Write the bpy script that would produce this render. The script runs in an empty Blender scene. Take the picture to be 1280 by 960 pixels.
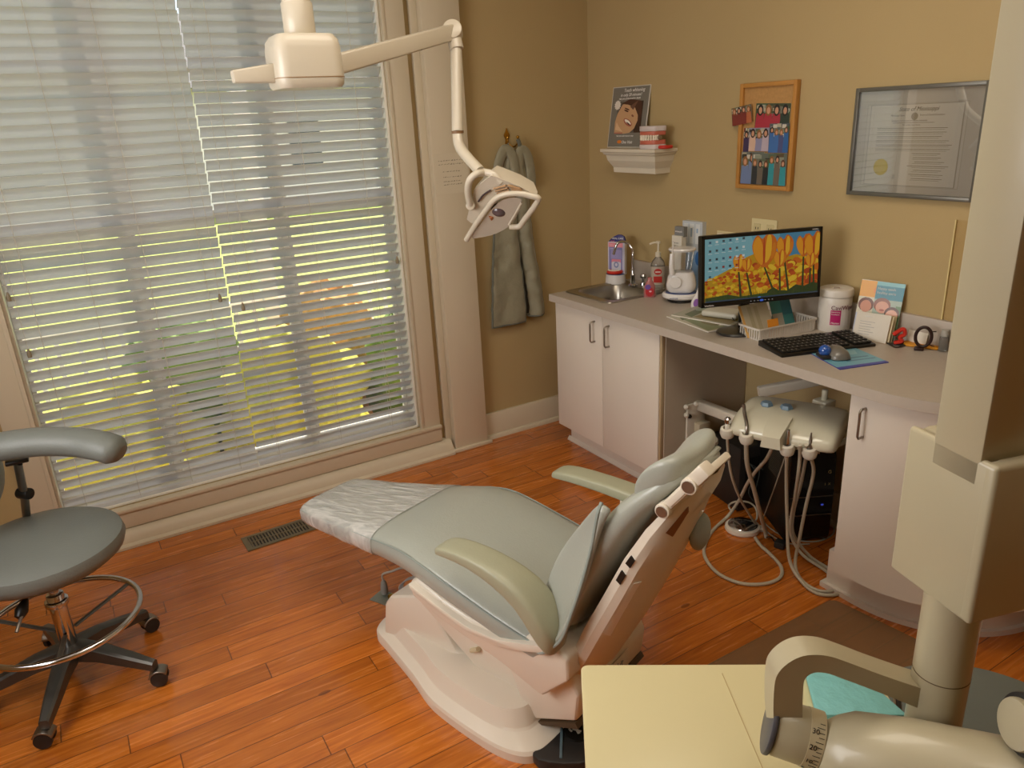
import bpy, bmesh, math, random
from mathutils import Vector, Matrix, noise as mnoise
random.seed(7)
PI = math.pi
SC = bpy.context.scene
COL = SC.collection

# ------------------------------------------------------------------ camera
FPX = 939.9
YAW, PITCH, ROLL = [math.radians(a) for a in (59.76, -19.61, -3.03)]
CAM = Vector((-2.519, -3.375, 1.670))
F_ = Vector((math.cos(YAW)*math.cos(PITCH), math.sin(YAW)*math.cos(PITCH), math.sin(PITCH)))
R0 = Vector((math.sin(YAW), -math.cos(YAW), 0)); U0 = R0.cross(F_)
R_ = math.cos(ROLL)*R0 + math.sin(ROLL)*U0
U_ = -math.sin(ROLL)*R0 + math.cos(ROLL)*U0

def at(u, v, x=None, y=None, z=None, d=None):
    """measured point of the room: where the sight line of a photo point meets a known plane / distance"""
    r = F_ + R_*((u-640)/FPX) + U_*((480-v)/FPX)
    if d is not None: return CAM + r*d
    for i, val in enumerate((x, y, z)):
        if val is not None: return CAM + r*((val-CAM[i])/r[i])

cd = bpy.data.cameras.new('camera'); cam = bpy.data.objects.new('camera', cd); COL.objects.link(cam)
cd.sensor_width = 36; cd.lens = FPX/1280*36; cd.clip_start = .05; cd.clip_end = 200
cam.matrix_world = Matrix(((R_[0], U_[0], -F_[0], CAM[0]), (R_[1], U_[1], -F_[1], CAM[1]), (R_[2], U_[2], -F_[2], CAM[2]), (0, 0, 0, 1)))
SC.camera = cam

# ------------------------------------------------------------------ materials
def lin(c): return c/12.92 if c <= .04045 else ((c+.055)/1.055)**2.4
def hx(s):
    s = s.lstrip('#'); return tuple(lin(int(s[i:i+2], 16)/255) for i in (0, 2, 4)) + (1,)
MATS = {}
def mat(name, col, rough=.5, metal=0, var=.08, scale=12, bump=0, bscale=80, coat=0, trans=0, ior=1.45, emit=None, es=0, spec=.5, sheen=0, stretch=None, alpha=1):
    if name in MATS: return MATS[name]
    m = bpy.data.materials.new(name); m.use_nodes = True; N = m.node_tree.nodes; L = m.node_tree.links
    b = N['Principled BSDF']; c = hx(col) if isinstance(col, str) else col
    b.inputs['Roughness'].default_value = rough; b.inputs['Metallic'].default_value = metal
    b.inputs['Coat Weight'].default_value = coat; b.inputs['Transmission Weight'].default_value = trans
    b.inputs['IOR'].default_value = ior; b.inputs['Specular IOR Level'].default_value = spec; b.inputs['Sheen Weight'].default_value = sheen
    b.inputs['Alpha'].default_value = alpha
    tc = N.new('ShaderNodeTexCoord'); mp = N.new('ShaderNodeMapping'); L.new(tc.outputs['Object'], mp.inputs[0])
    if stretch: mp.inputs['Scale'].default_value = stretch
    nz = N.new('ShaderNodeTexNoise'); nz.inputs['Scale'].default_value = scale; nz.inputs['Detail'].default_value = 3
    L.new(mp.outputs[0], nz.inputs['Vector'])
    mx = N.new('ShaderNodeMix'); mx.data_type = 'RGBA'
    mx.inputs[6].default_value = tuple(max(0, x*(1-var)) for x in c[:3])+(1,); mx.inputs[7].default_value = tuple(min(1, x*(1+var)) for x in c[:3])+(1,)
    L.new(nz.outputs[0], mx.inputs[0]); L.new(mx.outputs[2], b.inputs['Base Color'])
    if bump:
        n2 = N.new('ShaderNodeTexNoise'); n2.inputs['Scale'].default_value = bscale; n2.inputs['Detail'].default_value = 4
        L.new(mp.outputs[0], n2.inputs['Vector']); bp = N.new('ShaderNodeBump'); bp.inputs['Strength'].default_value = bump; bp.inputs['Distance'].default_value = .01
        L.new(n2.outputs[0], bp.inputs['Height']); L.new(bp.outputs[0], b.inputs['Normal'])
    if emit: b.inputs['Emission Color'].default_value = hx(emit); b.inputs['Emission Strength'].default_value = es
    MATS[name] = m; return m

def mat_thin_glass(name, tint='#ffffff', refl=.08, rough=.02, bump=0, bscale=30, stretch=None, fk=.9):
    m = bpy.data.materials.new(name); m.use_nodes = True; N = m.node_tree.nodes; L = m.node_tree.links
    N.remove(N['Principled BSDF']); out = N['Material Output']
    t = N.new('ShaderNodeBsdfTransparent'); t.inputs[0].default_value = hx(tint)
    g = N.new('ShaderNodeBsdfGlossy'); g.inputs['Roughness'].default_value = rough; g.inputs[0].default_value = (1, 1, 1, 1)
    fr = N.new('ShaderNodeLayerWeight'); fr.inputs[0].default_value = .25
    ad = N.new('ShaderNodeMath'); ad.operation = 'MULTIPLY_ADD'; ad.inputs[1].default_value = fk; ad.inputs[2].default_value = refl; ad.use_clamp = True
    L.new(fr.outputs['Fresnel'], ad.inputs[0])
    mx = N.new('ShaderNodeMixShader'); L.new(ad.outputs[0], mx.inputs[0]); L.new(t.outputs[0], mx.inputs[1]); L.new(g.outputs[0], mx.inputs[2]); L.new(mx.outputs[0], out.inputs[0])
    if bump:
        tc = N.new('ShaderNodeTexCoord'); mp = N.new('ShaderNodeMapping'); L.new(tc.outputs['Object'], mp.inputs[0])
        if stretch: mp.inputs['Scale'].default_value = stretch[0]; mp.inputs['Rotation'].default_value = stretch[1]
        n2 = N.new('ShaderNodeTexNoise'); n2.inputs['Scale'].default_value = bscale; n2.inputs['Detail'].default_value = 5; n2.inputs['Distortion'].default_value = .6
        L.new(mp.outputs[0], n2.inputs['Vector']); bp = N.new('ShaderNodeBump'); bp.inputs['Strength'].default_value = bump; bp.inputs['Distance'].default_value = .02
        L.new(n2.outputs[0], bp.inputs['Height']); L.new(bp.outputs[0], g.inputs['Normal']); L.new(bp.outputs[0], fr.inputs['Normal'])
    MATS[name] = m; return m

def mat_attr(name, rough=.5, emis=0, coat=0):
    m = bpy.data.materials.new(name); m.use_nodes = True; N = m.node_tree.nodes; L = m.node_tree.links; b = N['Principled BSDF']
    a = N.new('ShaderNodeVertexColor'); a.layer_name = 'Col'; b.inputs['Roughness'].default_value = rough; b.inputs['Coat Weight'].default_value = coat
    if emis:
        b.inputs['Base Color'].default_value = (.02, .02, .02, 1); L.new(a.outputs[0], b.inputs['Emission Color']); b.inputs['Emission Strength'].default_value = emis
    else: L.new(a.outputs[0], b.inputs['Base Color'])
    MATS[name] = m; return m

def mat_floor():
    m = bpy.data.materials.new('oak_planks'); m.use_nodes = True; N = m.node_tree.nodes; L = m.node_tree.links; b = N['Principled BSDF']
    tc = N.new('ShaderNodeTexCoord'); sep = N.new('ShaderNodeSeparateXYZ'); L.new(tc.outputs['Object'], sep.inputs[0])
    def M(op, a, bb=None, c=None):
        n = N.new('ShaderNodeMath'); n.operation = op
        for i, v in enumerate((a, bb, c)):
            if v is None: continue
            if isinstance(v, (int, float)): n.inputs[i].default_value = v
            else: L.new(v, n.inputs[i])
        return n.outputs[0]
    PWD, PLN = .083, .95
    ry = M('DIVIDE', sep.outputs[1], PWD); row = M('FLOOR', ry); fy = M('FRACT', ry)
    wn = N.new('ShaderNodeTexWhiteNoise'); wn.noise_dimensions = '1D'; L.new(row, wn.inputs['W'])
    off = M('MULTIPLY', wn.outputs[0], 7.3)
    rx = M('ADD', M('DIVIDE', sep.outputs[0], PLN), off); cell = M('FLOOR', rx); fx = M('FRACT', rx)
    cmb = N.new('ShaderNodeCombineXYZ'); L.new(row, cmb.inputs[0]); L.new(cell, cmb.inputs[1])
    w2 = N.new('ShaderNodeTexWhiteNoise'); w2.noise_dimensions = '3D'; L.new(cmb.outputs[0], w2.inputs['Vector'])
    # grain
    mp = N.new('ShaderNodeMapping'); mp.inputs['Scale'].default_value = (1.6, 26, 1); L.new(tc.outputs['Object'], mp.inputs[0])
    va = N.new('ShaderNodeVectorMath'); va.operation = 'MULTIPLY_ADD'; va.inputs[1].default_value = (9, 9, 9); L.new(w2.outputs['Color'], va.inputs[0]); L.new(mp.outputs[0], va.inputs[2])
    g = N.new('ShaderNodeTexNoise'); g.inputs['Scale'].default_value = 2.2; g.inputs['Detail'].default_value = 6; g.inputs['Distortion'].default_value = 1.2; L.new(va.outputs[0], g.inputs['Vector'])
    r = N.new('ShaderNodeValToRGB'); e = r.color_ramp.elements
    e[0].position = .28; e[0].color = hx('#a65519'); e[1].position = .62; e[1].color = hx('#cb752a')
    x = e.new(.47); x.color = hx('#bb6821'); L.new(g.outputs[0], r.inputs[0])
    tone = M('MULTIPLY_ADD', w2.outputs[0], .26, .82)
    mx = N.new('ShaderNodeMix'); mx.data_type = 'RGBA'; mx.blend_type = 'MULTIPLY'; mx.inputs[0].default_value = 1; L.new(r.outputs[0], mx.inputs[6])
    cc = N.new('ShaderNodeCombineColor'); [L.new(tone, cc.inputs[i]) for i in range(3)]; L.new(cc.outputs[0], mx.inputs[7])
    # seams
    sy = M('LESS_THAN', M('MINIMUM', fy, M('SUBTRACT', 1, fy)), .018); sx = M('LESS_THAN', M('MINIMUM', fx, M('SUBTRACT', 1, fx)), .0018)
    seam = M('MAXIMUM', sy, sx)
    m2 = N.new('ShaderNodeMix'); m2.data_type = 'RGBA'; L.new(M('MULTIPLY', seam, .75), m2.inputs[0]); L.new(mx.outputs[2], m2.inputs[6]); m2.inputs[7].default_value = hx('#2a1005')
    # knots
    mk = N.new('ShaderNodeMapping'); mk.inputs['Scale'].default_value = (2.2, 5, 1); L.new(tc.outputs['Object'], mk.inputs[0])
    vo = N.new('ShaderNodeTexVoronoi'); vo.inputs['Scale'].default_value = 1; L.new(mk.outputs[0], vo.inputs['Vector'])
    kn = M('LESS_THAN', vo.outputs['Distance'], .045)
    m3 = N.new('ShaderNodeMix'); m3.data_type = 'RGBA'; L.new(M('MULTIPLY', kn, .55), m3.inputs[0]); L.new(m2.outputs[2], m3.inputs[6]); m3.inputs[7].default_value = hx('#4a1d08')
    L.new(m3.outputs[2], b.inputs['Base Color'])
    rr = M('MULTIPLY_ADD', g.outputs[0], .12, .2); L.new(rr, b.inputs['Roughness'])
    b.inputs['Coat Weight'].default_value = .6; b.inputs['Coat Roughness'].default_value = .12
    bp = N.new('ShaderNodeBump'); bp.inputs['Strength'].default_value = .12; bp.inputs['Distance'].default_value = .001
    h = M('MULTIPLY_ADD', seam, -1.0, M('MULTIPLY', g.outputs[0], .15)); L.new(h, bp.inputs['Height']); L.new(bp.outputs[0], b.inputs['Normal'])
    return m

def mat_slat():
    m = bpy.data.materials.new('white_slats'); m.use_nodes = True; N = m.node_tree.nodes; L = m.node_tree.links; b = N['Principled BSDF']
    b.inputs['Base Color'].default_value = hx('#d9dde3'); b.inputs['Roughness'].default_value = .4
    tr = N.new('ShaderNodeBsdfTranslucent'); tr.inputs[0].default_value = hx('#e9e6e0')
    nz = N.new('ShaderNodeTexNoise'); nz.inputs['Scale'].default_value = 3
    mr = N.new('ShaderNodeMapRange'); mr.inputs[3].default_value = SLAT_T*.9; mr.inputs[4].default_value = SLAT_T*1.1; L.new(nz.outputs[0], mr.inputs[0])
    mx = N.new('ShaderNodeMixShader'); L.new(mr.outputs[0], mx.inputs[0]); L.new(b.outputs[0], mx.inputs[1]); L.new(tr.outputs[0], mx.inputs[2]); L.new(mx.outputs[0], N['Material Output'].inputs[0])
    return m
SLAT_T = .66

# ------------------------------------------------------------------ geometry helpers
def T(x, y, z): return Matrix.Translation((x, y, z))
def RX(a): return Matrix.Rotation(a, 4, 'X')
def RY(a): return Matrix.Rotation(a, 4, 'Y')
def RZ(a): return Matrix.Rotation(a, 4, 'Z')
def frame(o, x, z):
    """matrix whose X axis is x and Z axis is (about) z, at o"""
    x = Vector(x).normalized(); z = Vector(z); y = z.cross(x).normalized(); z = x.cross(y)
    return Matrix(((x[0], y[0], z[0], o[0]), (x[1], y[1], z[1], o[1]), (x[2], y[2], z[2], o[2]), (0, 0, 0, 1)))

class MB:
    def __init__(s): s.bm = bmesh.new()
    def _add(s, b2, M=None):
        if M is not None: bmesh.ops.transform(b2, matrix=M, verts=b2.verts)
        me = bpy.data.meshes.new('t'); b2.to_mesh(me); b2.free(); s.bm.from_mesh(me); bpy.data.meshes.remove(me); return s
    def box(s, a, b, bev=0, seg=2, M=None):
        b2 = bmesh.new(); bmesh.ops.create_cube(b2, size=1)
        sz = [abs(b[i]-a[i]) for i in range(3)]; c = [(a[i]+b[i])/2 for i in range(3)]
        for v in b2.verts: v.co = Vector((v.co[i]*sz[i]+c[i] for i in range(3)))
        if bev: bmesh.ops.bevel(b2, geom=b2.edges[:], offset=min(bev, min(sz)*.49), segments=seg, profile=.5, affect='EDGES')
        return s._add(b2, M)
    def cyl(s, p0, p1, r0, r1=None, n=24, bev=0, M=None):
        r1 = r0 if r1 is None else r1; p0 = Vector(p0); p1 = Vector(p1); h = (p1-p0).length
        if bev:
            return s.lathe([(0, 0), (r0-bev, 0), (r0-bev*.3, bev*.3), (r0, bev), (r1, h-bev), (r1-bev*.3, h-bev*.3), (r1-bev, h), (0, h)], p0, p1-p0, n, M)
        return s.lathe([(0, 0), (r0, 0), (r1, h), (0, h)], p0, p1-p0, n, M)
    def lathe(s, prof, o=(0, 0, 0), ax=(0, 0, 1), n=32, M=None, sq=1):
        b2 = bmesh.new(); q = Vector((0, 0, 1)).rotation_difference(Vector(ax)); o = Vector(o); rings = []
        for r, h in prof:
            if r < 1e-6: rings.append([b2.verts.new(o+q@Vector((0, 0, h)))])
            else: rings.append([b2.verts.new(o+q@Vector((r*math.cos(2*PI*i/n), r*sq*math.sin(2*PI*i/n), h))) for i in range(n)])
        for A, B in zip(rings, rings[1:]):
            for i in range(n):
                j = (i+1) % n
                if len(A) == 1 and len(B) == 1: continue
                if len(A) == 1: b2.faces.new((A[0], B[i], B[j]))
                elif len(B) == 1: b2.faces.new((A[i], A[j], B[0]))
                else: b2.faces.new((A[i], A[j], B[j], B[i]))
        bmesh.ops.recalc_face_normals(b2, faces=b2.faces)
        return s._add(b2, M)
    def tube(s, pts, r, n=10, M=None, closed=False, res=1, flat=1, up=None):
        pts = [Vector(p) for p in pts]
        if res > 1: pts = smooth(pts, res, closed)
        rr = r if callable(r) else (lambda t: r)
        b2 = bmesh.new(); rings = []; m = len(pts); prevn = None
        for i, p in enumerate(pts):
            if closed: t = pts[(i+1) % m]-pts[i-1]
            else: t = pts[min(i+1, m-1)]-pts[max(i-1, 0)]
            t.normalize()
            if up is not None: nrm = Vector(up)
            elif prevn is None: nrm = Vector((0, 0, 1)) if abs(t.z) < .9 else Vector((1, 0, 0))
            else: nrm = prevn
            nrm = (nrm - t*nrm.dot(t)).normalized(); prevn = nrm; bn = t.cross(nrm); R = rr(i/(m-1))
            rings.append([b2.verts.new(p+nrm*(R*flat*math.cos(2*PI*k/n))+bn*(R*math.sin(2*PI*k/n))) for k in range(n)])
        for i in range(m if closed else m-1):
            A, B = rings[i], rings[(i+1) % m]
            for k in range(n): b2.faces.new((A[k], A[(k+1) % n], B[(k+1) % n], B[k]))
        if not closed: b2.faces.new(rings[0]); b2.faces.new(rings[-1])
        bmesh.ops.recalc_face_normals(b2, faces=b2.faces)
        return s._add(b2, M)
    def prism(s, poly, h0, h1, axis='z', bev=0, seg=2, M=None):
        """polygon extruded between h0,h1. axis z: (x,y); axis y: (x,z); axis x: (y,z)"""
        b2 = bmesh.new(); f = {'z': lambda p, h: (p[0], p[1], h), 'y': lambda p, h: (p[0], h, p[1]), 'x': lambda p, h: (h, p[0], p[1])}[axis]
        A = [b2.verts.new(f(p, h0)) for p in poly]; B = [b2.verts.new(f(p, h1)) for p in poly]; n = len(poly)
        b2.faces.new(A); b2.faces.new(B)
        for i in range(n): b2.faces.new((A[i], A[(i+1) % n], B[(i+1) % n], B[i]))
        bmesh.ops.recalc_face_normals(b2, faces=b2.faces)
        if bev: bmesh.ops.bevel(b2, geom=b2.edges[:], offset=bev, segments=seg, profile=.5, affect='EDGES', clamp_overlap=True)
        return s._add(b2, M)
    def loft(s, rings, M=None, closed=True, cap=True):
        b2 = bmesh.new(); RR = [[b2.verts.new(p) for p in r] for r in rings]
        for A, B in zip(RR, RR[1:]):
            n = len(A)
            for i in range(n if closed else n-1): b2.faces.new((A[i], A[(i+1) % n], B[(i+1) % n], B[i]))
        if cap and closed: b2.faces.new(RR[0]); b2.faces.new(RR[-1])
        bmesh.ops.recalc_face_normals(b2, faces=b2.faces)
        return s._add(b2, M)
    def sphere(s, c, r, M=None, n=24):
        b2 = bmesh.new(); bmesh.ops.create_uvsphere(b2, u_segments=n, v_segments=n//2, radius=1)
        r = (r, r, r) if isinstance(r, (int, float)) else r
        for v in b2.verts: v.co = Vector((v.co[i]*r[i]+c[i] for i in range(3)))
        return s._add(b2, M)
    def build(s, name, m, parent=None, smooth_=True, world=None, sub=0, ang=35, solid=0, wr=None):
        me = bpy.data.meshes.new(name)
        if world is not None: bmesh.ops.transform(s.bm, matrix=world.inverted(), verts=s.bm.verts)
        s.bm.to_mesh(me); s.bm.free()
        for mm in (m if isinstance(m, (list, tuple)) else [m]): me.materials.append(mm)
        if smooth_:
            for p in me.polygons: p.use_smooth = True
        o = bpy.data.objects.new(name, me); COL.objects.link(o)
        if solid: md = o.modifiers.new('thickness', 'SOLIDIFY'); md.thickness = solid; md.offset = 0
        if sub: md = o.modifiers.new('sub', 'SUBSURF'); md.levels = sub; md.render_levels = sub
        elif smooth_: me.set_sharp_from_angle(angle=math.radians(ang))
        if parent: o.parent = parent
        return o

def smooth(pts, res, closed=False):
    n = len(pts); out = []
    for i in range(n if closed else n-1):
        p = [pts[(i+k-1) % n] if closed else pts[min(max(i+k-1, 0), n-1)] for k in range(4)]
        for j in range(res):
            t = j/res; out.append(.5*((2*p[1])+(p[2]-p[0])*t+(2*p[0]-5*p[1]+4*p[2]-p[3])*t*t+(3*p[1]-p[0]-3*p[2]+p[3])*t**3))
    if not closed: out.append(pts[-1])
    return out
def smooth2(p, res=6, closed=True): return [(v.x, v.y) for v in smooth([Vector((a, b, 0)) for a, b in p], res, closed)]

def tag(o, label=None, cat=None, group=None, kind=None):
    if label: o['label'] = label
    if cat: o['category'] = cat
    if group: o['group'] = group
    if kind: o['kind'] = kind
    return o
def thing(name, loc, rz=0, label=None, cat=None, group=None, M=None):
    o = bpy.data.objects.new(name, None); COL.objects.link(o); o.empty_display_size = .05
    if M is None: M = T(*loc) @ RZ(rz)
    o.matrix_world = M; tag(o, label, cat, group); o['_'] = 0; del o['_']
    return o, M.copy()
def lab(o, l): o['label'] = l; return o
def struct(name, mb, m, **k): o = mb.build(name, m, **k); o['kind'] = 'structure'; return o
def copy_tree(o, parent=None):
    c = o.copy(); COL.objects.link(c); c.parent = parent
    for ch in list(o.children): copy_tree(ch, c)
    return c

def picture(name, polys, m, parent, M, lift=.00012, circ=None):
    """flat print: polygons (colour, points) in X (right) Y (up), drawn in order"""
    bm = bmesh.new(); lay = bm.loops.layers.float_color.new('Col'); z = 0
    for c, pts in polys:
        z += lift/8
        vs = [bm.verts.new(M @ Vector((p[0], p[1], z))) for p in pts]
        f = bm.faces.new(vs); cc = hx(c) if isinstance(c, str) else c
        for l in f.loops: l[lay] = cc
    me = bpy.data.meshes.new(name); bm.to_mesh(me); bm.free(); me.materials.append(m)
    o = bpy.data.objects.new(name, me); COL.objects.link(o)
    if parent: o.parent = parent
    return o
def rect(x0, y0, x1, y1): return [(x0, y0), (x1, y0), (x1, y1), (x0, y1)]
def ell(x, y, a, b, n=14, rot=0, a0=0, a1=2*PI):
    c, s = math.cos(rot), math.sin(rot); k = n if a1-a0 > 6.2 else n+1
    q = [(a*math.cos(a0+(a1-a0)*i/n), b*math.sin(a0+(a1-a0)*i/n)) for i in range(k)]
    return [(x+c*u-s*v, y+s*u+c*v) for u, v in q]
def text(name, s, size, m, parent, M, ext=.0003, align='LEFT', shear=0, xs=1):
    cu = bpy.data.curves.new(name, 'FONT'); cu.body = s; cu.size = size; cu.extrude = ext; cu.align_x = align; cu.shear = shear; cu.resolution_u = 3
    ob = bpy.data.objects.new('t', cu); me = bpy.data.meshes.new_from_object(ob); bpy.data.objects.remove(ob); bpy.data.curves.remove(cu)
    me.transform(M @ Matrix.Diagonal((xs, 1, 1, 1))); me.materials.clear(); me.materials.append(m); me.name = name
    o = bpy.data.objects.new(name, me); COL.objects.link(o)
    if parent: o.parent = parent
    return o

# palette
WALL = mat('tan_wall_paint', '#b39c6e', .75, var=.04, scale=3, bump=.08, bscale=180)
TRIM = mat('cream_trim_paint', '#cfc2a8', .42, var=.03, scale=4)
CEIL = mat('ceiling_paint', '#e8e2d4', .8, var=.02)
WHITE = mat('white_laminate', '#ddd3c6', .4, var=.02, scale=5)
CREAM = mat('cream_laminate', '#c9be94', .3, var=.02, scale=6)
PLAST = mat('warm_white_plastic', '#ddd3c2', .35, var=.02, scale=9, coat=.2)
PLAST2 = mat('ivory_plastic', '#aaa085', .35, var=.03, scale=9, coat=.2)
UNITP = mat('pale_grey_plastic', '#c9c4ae', .25, var=.02, scale=9, coat=.5)
COUNTER = mat('grey_beige_laminate', '#b0a598', .38, var=.06, scale=60, bump=.03)
COUNTEDGE = mat('laminate_edge', '#b8ada0', .45, var=.05, scale=50)
CHROME = mat('chrome', '#c9c9cc', .12, 1, var=.02)
STEEL = mat('brushed_steel', '#aaa49a', .3, 1, var=.08, scale=30, stretch=(1, 12, 1))
NICKEL = mat('satin_nickel', '#9c948a', .35, 1, var=.03)
BLACK = mat('black_plastic', '#15130f', .35, var=.1, scale=20)
DARK = mat('charcoal_plastic', '#262320', .45, var=.1, scale=20)
VINYL = mat('sage_vinyl', '#a2a59b', .3, var=.03, scale=6, bump=.08, bscale=160, coat=.15)
VINYL_D = mat('grey_stool_vinyl', '#6c6f69', .45, var=.04, scale=6, bump=.1, bscale=160)
APRON = mat('grey_green_nylon', '#8f8a72', .5, var=.1, scale=10, bump=1.0, bscale=14, sheen=.3)
BIND = mat('apron_binding', '#66685c', .6, var=.08, scale=30)
BRASS = mat('brass', '#b98e3a', .25, 1, var=.05)
HOSE = mat('grey_hose_rubber', '#b3aa95', .45, var=.04, scale=30)
PRINT = mat_attr('printed_paper', .45, coat=.2)
SCREEN = mat_attr('lit_screen', .25, emis=.5)
PAPER = mat('white_paper', '#d8d2c4', .6, var=.03)
INK = mat('black_ink', '#2a2622', .6)
INKG = mat('grey_ink', '#77716a', .6)
INKW = mat('white_ink', '#e8e4e0', .6)
CLEAR = mat_thin_glass('clear_pane', refl=.03)
def mat_film():
    m = bpy.data.materials.new('crinkled_film'); m.use_nodes = True; N = m.node_tree.nodes; L = m.node_tree.links; b = N['Principled BSDF']
    b.inputs['Base Color'].default_value = hx('#e8e6e0'); b.inputs['Roughness'].default_value = .16; b.inputs['Specular IOR Level'].default_value = .9; b.inputs['Coat Weight'].default_value = .8; b.inputs['Coat Roughness'].default_value = .08
    tc = N.new('ShaderNodeTexCoord'); mp = N.new('ShaderNodeMapping'); L.new(tc.outputs['Object'], mp.inputs[0]); mp.inputs['Rotation'].default_value = (0, 0, math.radians(32)); mp.inputs['Scale'].default_value = (1, 6, 1)
    nz = N.new('ShaderNodeTexNoise'); nz.inputs['Scale'].default_value = 9; nz.inputs['Detail'].default_value = 6; nz.inputs['Distortion'].default_value = .8; L.new(mp.outputs[0], nz.inputs['Vector'])
    bp = N.new('ShaderNodeBump'); bp.inputs['Strength'].default_value = .9; bp.inputs['Distance'].default_value = .01; L.new(nz.outputs[0], bp.inputs['Height']); L.new(bp.outputs[0], b.inputs['Normal']); L.new(bp.outputs[0], b.inputs['Coat Normal'])
    r = N.new('ShaderNodeMapRange'); r.inputs[1].default_value = .42; r.inputs[2].default_value = .72; r.inputs[3].default_value = .45; r.inputs[4].default_value = .95; L.new(nz.outputs[0], r.inputs[0])  # white streaks mixed into the film stand for glare on its crinkles
    t = N.new('ShaderNodeBsdfTransparent'); mx = N.new('ShaderNodeMixShader'); L.new(r.outputs[0], mx.inputs[0]); L.new(t.outputs[0], mx.inputs[1]); L.new(b.outputs[0], mx.inputs[2]); L.new(mx.outputs[0], N['Material Output'].inputs[0])
    return m
FILM = mat_film()
BOTTLE = mat('clear_plastic', '#e9e4d8', .1, var=.02, trans=.85, ior=1.3)

# ================================================================== ROOM SHELL
XL, YB, ZC = -3.45, -4.9, 2.75
WX0, WX1, WZ0, WZ1 = -2.754, -1.122, .17, 2.5
FLOOR = mat_floor()
struct('floor', MB().box((XL-.12, YB-.12, -.12), (.12, .16, 0)), FLOOR)
struct('ceiling', MB().box((XL-.12, YB-.12, ZC), (.12, .16, ZC+.1)), CEIL)
b = MB(); b.box((XL-.12, 0, 0), (WX0, .16, ZC)); b.box((WX1, 0, 0), (.12, .16, ZC)); b.box((WX0, 0, 0), (WX1, .16, WZ0)); b.box((WX0, 0, WZ1), (WX1, .16, ZC))
struct('wall_window', b, WALL, smooth_=False)
struct('wall_desk', MB().box((0, YB-.12, 0), (.12, 0, ZC)), WALL, smooth_=False)
struct('wall_left', MB().box((XL-.12, YB-.12, 0), (XL, 0, ZC)), WALL, smooth_=False)
struct('wall_back', MB().box((XL, YB-.12, 0), (0, YB, ZC)), WALL, smooth_=False)

def base_prof(h=.144): return [(0, 0), (-.035, 0), (-.035, .012), (-.028, .022), (-.02, .024), (-.02, h-.012), (-.014, h), (0, h)]
b = MB(); b.prism([(p[0], p[1]) for p in base_prof()], -.757, 0, 'x'); struct('baseboard_window_wall', b, TRIM)
b = MB(); b.prism([(y, z) for y, z in base_prof()], 0, 0.001, 'x'); b.bm.clear()
b.prism([(p[0], p[1]) for p in base_prof()], 0, 4.9, 'x', M=RZ(-PI/2)); struct('baseboard_desk_wall', b, TRIM)
b = MB(); b.prism([(p[0], p[1]) for p in base_prof()], -XL*-1, -2.87, 'x'); struct('baseboard_left_of_window', b, TRIM)
# pilaster trim board right of the window
b = MB(); b.box((-.951, -.06, 0), (-.757, 0, ZC), .003); b.box((-.968, -.075, 0), (-.735, 0, .02), .004); struct('trim_1', b, TRIM)
b = MB(); b.box((-.986, -.022, 0), (-.951, 0, ZC), .002); struct('trim_2', b, TRIM)
# casing round the window
b = MB()
for x0, x1 in ((WX1, -1.016), (-2.862, WX0)):
    b.box((x0, -.03, .165), (x1, 0, 2.62), .003)
    inner = x0 if x0 == WX1 else x1
    sgn = 1 if x0 == WX1 else -1
    b.box((inner-.002*sgn, -.022, .165), (inner+.014*sgn, -.034, 2.62), .002)
b.box((WX0, -.03, 2.5), (WX1, 0, 2.62), .003)
struct('trim_3', b, TRIM)
b = MB(); b.box((-2.862, -.034, .075), (-1.012, 0, .165), .004); b.box((-2.862, -.045, .15), (-1.012, 0, .168), .004); struct('trim_4', b, TRIM)
b = MB(); b.prism([(0, 0), (-.082, 0), (-.082, .012), (-.066, .02), (-.06, .045), (-.048, .06), (-.034, .07), (0, .074)], -2.87, -.966, 'x'); struct('baseboard_window', b, TRIM)

# window: jambs, two sashes with muntins, glass
WF, _ = thing('window_1', (-1.938, .1, WZ0)); WF['kind'] = 'structure'
def wbx(*bx, bev=.003):
    b = MB()
    for a, c in bx: b.box((a[0]+1.938, a[1]-.1, a[2]-WZ0), (c[0]+1.938, c[1]-.1, c[2]-WZ0), bev)
    return b
WHT = mat('white_window_paint', '#e9e4d6', .4, var=.02)
wbx(((WX0, .0, WZ0), (WX0+.012, .16, WZ1)), ((WX1-.012, .0, WZ0), (WX1, .16, WZ1)), ((WX0, .0, WZ0), (WX1, .17, WZ0+.012)), ((WX0, .0, WZ1-.012), (WX1, .16, WZ1))).build('window_frame', WHT, WF)
for x0, x1 in ((WX0+.013, -2.29), (-2.26, -1.655), (-1.625, WX1-.013)):
    bx = []
    for x in (x0, x1-.016): bx.append(((x, .1, WZ0+.013), (x+.016, .13, WZ1-.013)))
    for z, w in ((WZ0+.013, .05), (1.32, .035), (WZ1-.07, .055)): bx.append(((x0, .09, z), (x1, .13, z+w)))
    for z in (.72, 1.9): bx.append(((x0, .1, z), (x1, .12, z+.022)))
    wbx(*bx).build('sash', WHT, WF)
    wbx(((x0+.01, .108, WZ0+.03), (x1-.01, .111, WZ1-.03)), bev=0).build('pane', CLEAR, WF, smooth_=False)
for xm in (-2.275, -1.64): wbx(((xm-.015, .1, WZ0+.012), (xm+.015, .15, WZ1-.012))).build('mullion', WHT, WF)

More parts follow.
